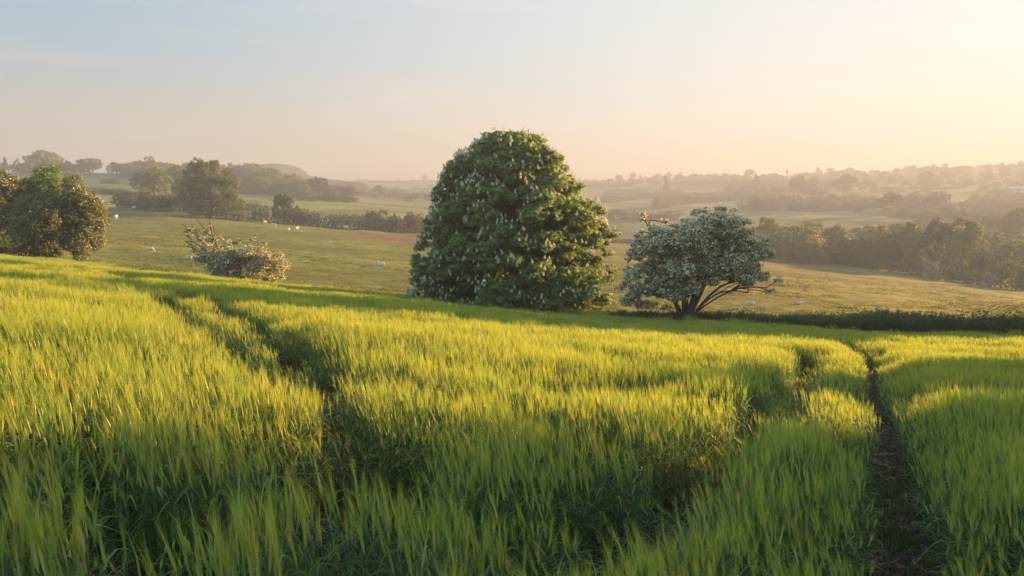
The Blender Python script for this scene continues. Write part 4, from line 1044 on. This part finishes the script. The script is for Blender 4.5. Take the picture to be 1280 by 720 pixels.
# ------------------------------------------------------------------ hedge trees standing off to the right, between the sun and the field
rng = np.random.default_rng(99)
def off_tree(x_, y_, w_, h_, kind, k, label):
    lst = PROTO[(kind, 'oak')]; cm, tm = lst[k % len(lst)]; e = empty('tree', (x_, y_, gz(x_, y_) - .1), label, 'tree', 'trees right of the view'); e.scale = (w_ / 10, w_ / 10, h_ / 10); e.rotation_euler[2] = k * 1.3
    link('crown', cm, e); link('trunk', tm, e)
OFF = []
for n_, s_, w_, h_, kd in ((.3, 34, 9, 14.5, 'bush'), (.2, 39, 10.5, 15.5, 'dome'), (7.5, 38, 11, 15, 'bush'), (-6.9, 41, 5.2, 10.4, 'dome'), (15, 36, 10, 14, 'dome'),
                           (-17.6, 50, 6, 13, 'bush'), (-20.5, 60, 8, 16.5, 'bush'), (-22.5, 66, 9, 19, 'dome'), (-25.5, 78, 9, 24, 'dome'), (-29, 84, 10, 24, 'dome'), (-33, 92, 10, 22, 'dome')):
    OFF.append((n_ * math.cos(SUN_AZ) + s_ * math.sin(SUN_AZ), -n_ * math.sin(SUN_AZ) + s_ * math.cos(SUN_AZ), w_, h_, kd))
for k, (x_, y_, w_, h_, kd) in enumerate(OFF): off_tree(x_, y_, w_, h_, kd, k, 'broad-leaved tree of the hedge beyond the right edge of the view')

# ------------------------------------------------------------------ haze, sky, sun, camera
mb = MB(); zlo = min(-60.0, float(ZZ.min()) - 1.0)
box(mb, (0, 1290, (zlo + 54) / 2), (7900, 2720, 54 - zlo))
hm = bpy.data.materials.new('haze'); hm.use_nodes = True; nt = hm.node_tree; nt.nodes.clear()
o_ = nt.nodes.new('ShaderNodeOutputMaterial'); pv = nt.nodes.new('ShaderNodeVolumePrincipled')
pv.inputs['Color'].default_value = (.41, .48, .58, 1); pv.inputs['Density'].default_value = .00100; pv.inputs['Anisotropy'].default_value = .22
nt.links.new(pv.outputs[0], o_.inputs['Volume'])
tag(link('haze', mb.mesh('haze', [hm])), 'pale evening haze filling the valley', None, None, 'stuff')

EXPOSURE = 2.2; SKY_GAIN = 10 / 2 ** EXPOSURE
w = bpy.data.worlds.new('World'); SC.world = w; w.use_nodes = True; nt = w.node_tree; nt.nodes.clear()
N, L = nt.nodes, nt.links
wo = N.new('ShaderNodeOutputWorld'); bg = N.new('ShaderNodeBackground'); sk = N.new('ShaderNodeTexSky')
sk.sky_type = 'NISHITA'; sk.sun_disc = False; sk.sun_elevation = SUN_EL; sk.sun_rotation = SUN_AZ; sk.altitude = 100; sk.air_density = 1.0; sk.dust_density = 2.2; sk.ozone_density = 1.5
bg.inputs['Strength'].default_value = .10
# the real evening sky is paler and more even than the clear-air model: veil it with thin high cloud
tc = N.new('ShaderNodeTexCoord'); nv = N.new('ShaderNodeVectorMath'); nv.operation = 'NORMALIZE'; L.new(tc.outputs['Generated'], nv.inputs[0])
sp = N.new('ShaderNodeSeparateXYZ'); L.new(nv.outputs[0], sp.inputs[0])
mpz = N.new('ShaderNodeMath'); mpz.operation = 'MULTIPLY'; mpz.inputs[1].default_value = 1.0; L.new(sp.outputs['Z'], mpz.inputs[0])
dt = N.new('ShaderNodeVectorMath'); dt.operation = 'DOT_PRODUCT'; dt.inputs[1].default_value = (math.sin(SUN_AZ), math.cos(SUN_AZ), 0); L.new(nv.outputs[0], dt.inputs[0])
cool = ramp_node(nt, [(0, (.60, .52, .47)), (.07, (.58, .56, .52)), (.15, (.40, .55, .64)), (.24, (.35, .52, .68)), (.6, (.34, .47, .62)), (1, (.25, .38, .58))])
warm = ramp_node(nt, [(0, (.92, .74, .60)), (.07, (.97, .88, .80)), (.16, (.93, .92, .89)), (.26, (.88, .92, .94)), (.6, (.6, .68, .76)), (1, (.25, .38, .58))])
for r_ in (cool, warm): L.new(mpz.outputs[0], r_.inputs[0])
mr = N.new('ShaderNodeMapRange'); mr.interpolation_type = 'SMOOTHSTEP'; mr.inputs['From Min'].default_value = -.05; mr.inputs['From Max'].default_value = 1.05
L.new(dt.outputs['Value'], mr.inputs['Value'])
cm_ = N.new('ShaderNodeMix'); cm_.data_type = 'RGBA'; L.new(mr.outputs[0], cm_.inputs[0]); L.new(cool.outputs[0], cm_.inputs[6]); L.new(warm.outputs[0], cm_.inputs[7])
# faint streaks of cirrus
mp = N.new('ShaderNodeMapping'); mp.inputs['Scale'].default_value = (2.0, 1.2, 16); mp.inputs['Location'].default_value = (3.1, .4, 1.7); L.new(nv.outputs[0], mp.inputs[0])
cn = N.new('ShaderNodeTexNoise'); cn.inputs['Scale'].default_value = 1.5; cn.inputs['Detail'].default_value = 5; cn.inputs['Roughness'].default_value = .55; cn.inputs['Distortion'].default_value = .4; L.new(mp.outputs[0], cn.inputs['Vector'])
cr_ = N.new('ShaderNodeMapRange'); cr_.inputs['From Min'].default_value = .52; cr_.inputs['From Max'].default_value = .78; cr_.inputs['To Max'].default_value = .35; L.new(cn.outputs['Fac'], cr_.inputs['Value'])
c2 = N.new('ShaderNodeMix'); c2.data_type = 'RGBA'; L.new(cr_.outputs[0], c2.inputs[0]); L.new(cm_.outputs[2], c2.inputs[6]); c2.inputs[7].default_value = (.86, .80, .74, 1)
# added fill: sky opposite the sun is brightened to lift the shaded near sides
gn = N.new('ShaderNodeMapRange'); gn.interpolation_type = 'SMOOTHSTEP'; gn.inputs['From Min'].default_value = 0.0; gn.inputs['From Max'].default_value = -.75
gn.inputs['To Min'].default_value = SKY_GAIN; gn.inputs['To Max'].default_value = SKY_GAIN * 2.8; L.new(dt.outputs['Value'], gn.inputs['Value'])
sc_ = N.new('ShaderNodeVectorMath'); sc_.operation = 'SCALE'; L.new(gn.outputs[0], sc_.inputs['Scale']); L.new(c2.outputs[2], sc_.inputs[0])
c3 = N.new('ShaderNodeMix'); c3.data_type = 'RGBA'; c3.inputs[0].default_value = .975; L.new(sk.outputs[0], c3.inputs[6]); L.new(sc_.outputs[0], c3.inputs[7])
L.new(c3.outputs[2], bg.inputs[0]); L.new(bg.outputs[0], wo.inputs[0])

sd = np.array([math.sin(SUN_AZ) * math.cos(SUN_EL), math.cos(SUN_AZ) * math.cos(SUN_EL), math.sin(SUN_EL)])
sl = bpy.data.lights.new('sun', 'SUN'); sl.energy = 5.0; sl.angle = R(.6); sl.color = (1.0, .57, .23)
so = bpy.data.objects.new('sun', sl); COL.objects.link(so); so.rotation_euler = Vector(sd).to_track_quat('Z', 'Y').to_euler(); so.location = (0, 0, 60)

cd = bpy.data.cameras.new('camera'); cd.sensor_width = 36; cd.lens = 36 * FPX / 1280; cd.clip_end = 20000; cd.clip_start = .05
co = bpy.data.objects.new('camera', cd); COL.objects.link(co); co.location = (0, 0, EYE); co.rotation_euler = (R(90) - PITCH, 0, 0); SC.camera = co

vs = SC.view_settings; vs.view_transform = 'Standard'; vs.look = 'None'; vs.gamma = 1; vs.use_curve_mapping = False; vs.exposure = EXPOSURE
cy = SC.cycles
SC.render.engine = 'CYCLES'
cy.use_denoising = True; cy.max_bounces = 8; cy.diffuse_bounces = 5; cy.transmission_bounces = 4; cy.glossy_bounces = 2; cy.volume_bounces = 0; cy.transparent_max_bounces = 4
cy.use_adaptive_sampling = True; cy.adaptive_threshold = .01
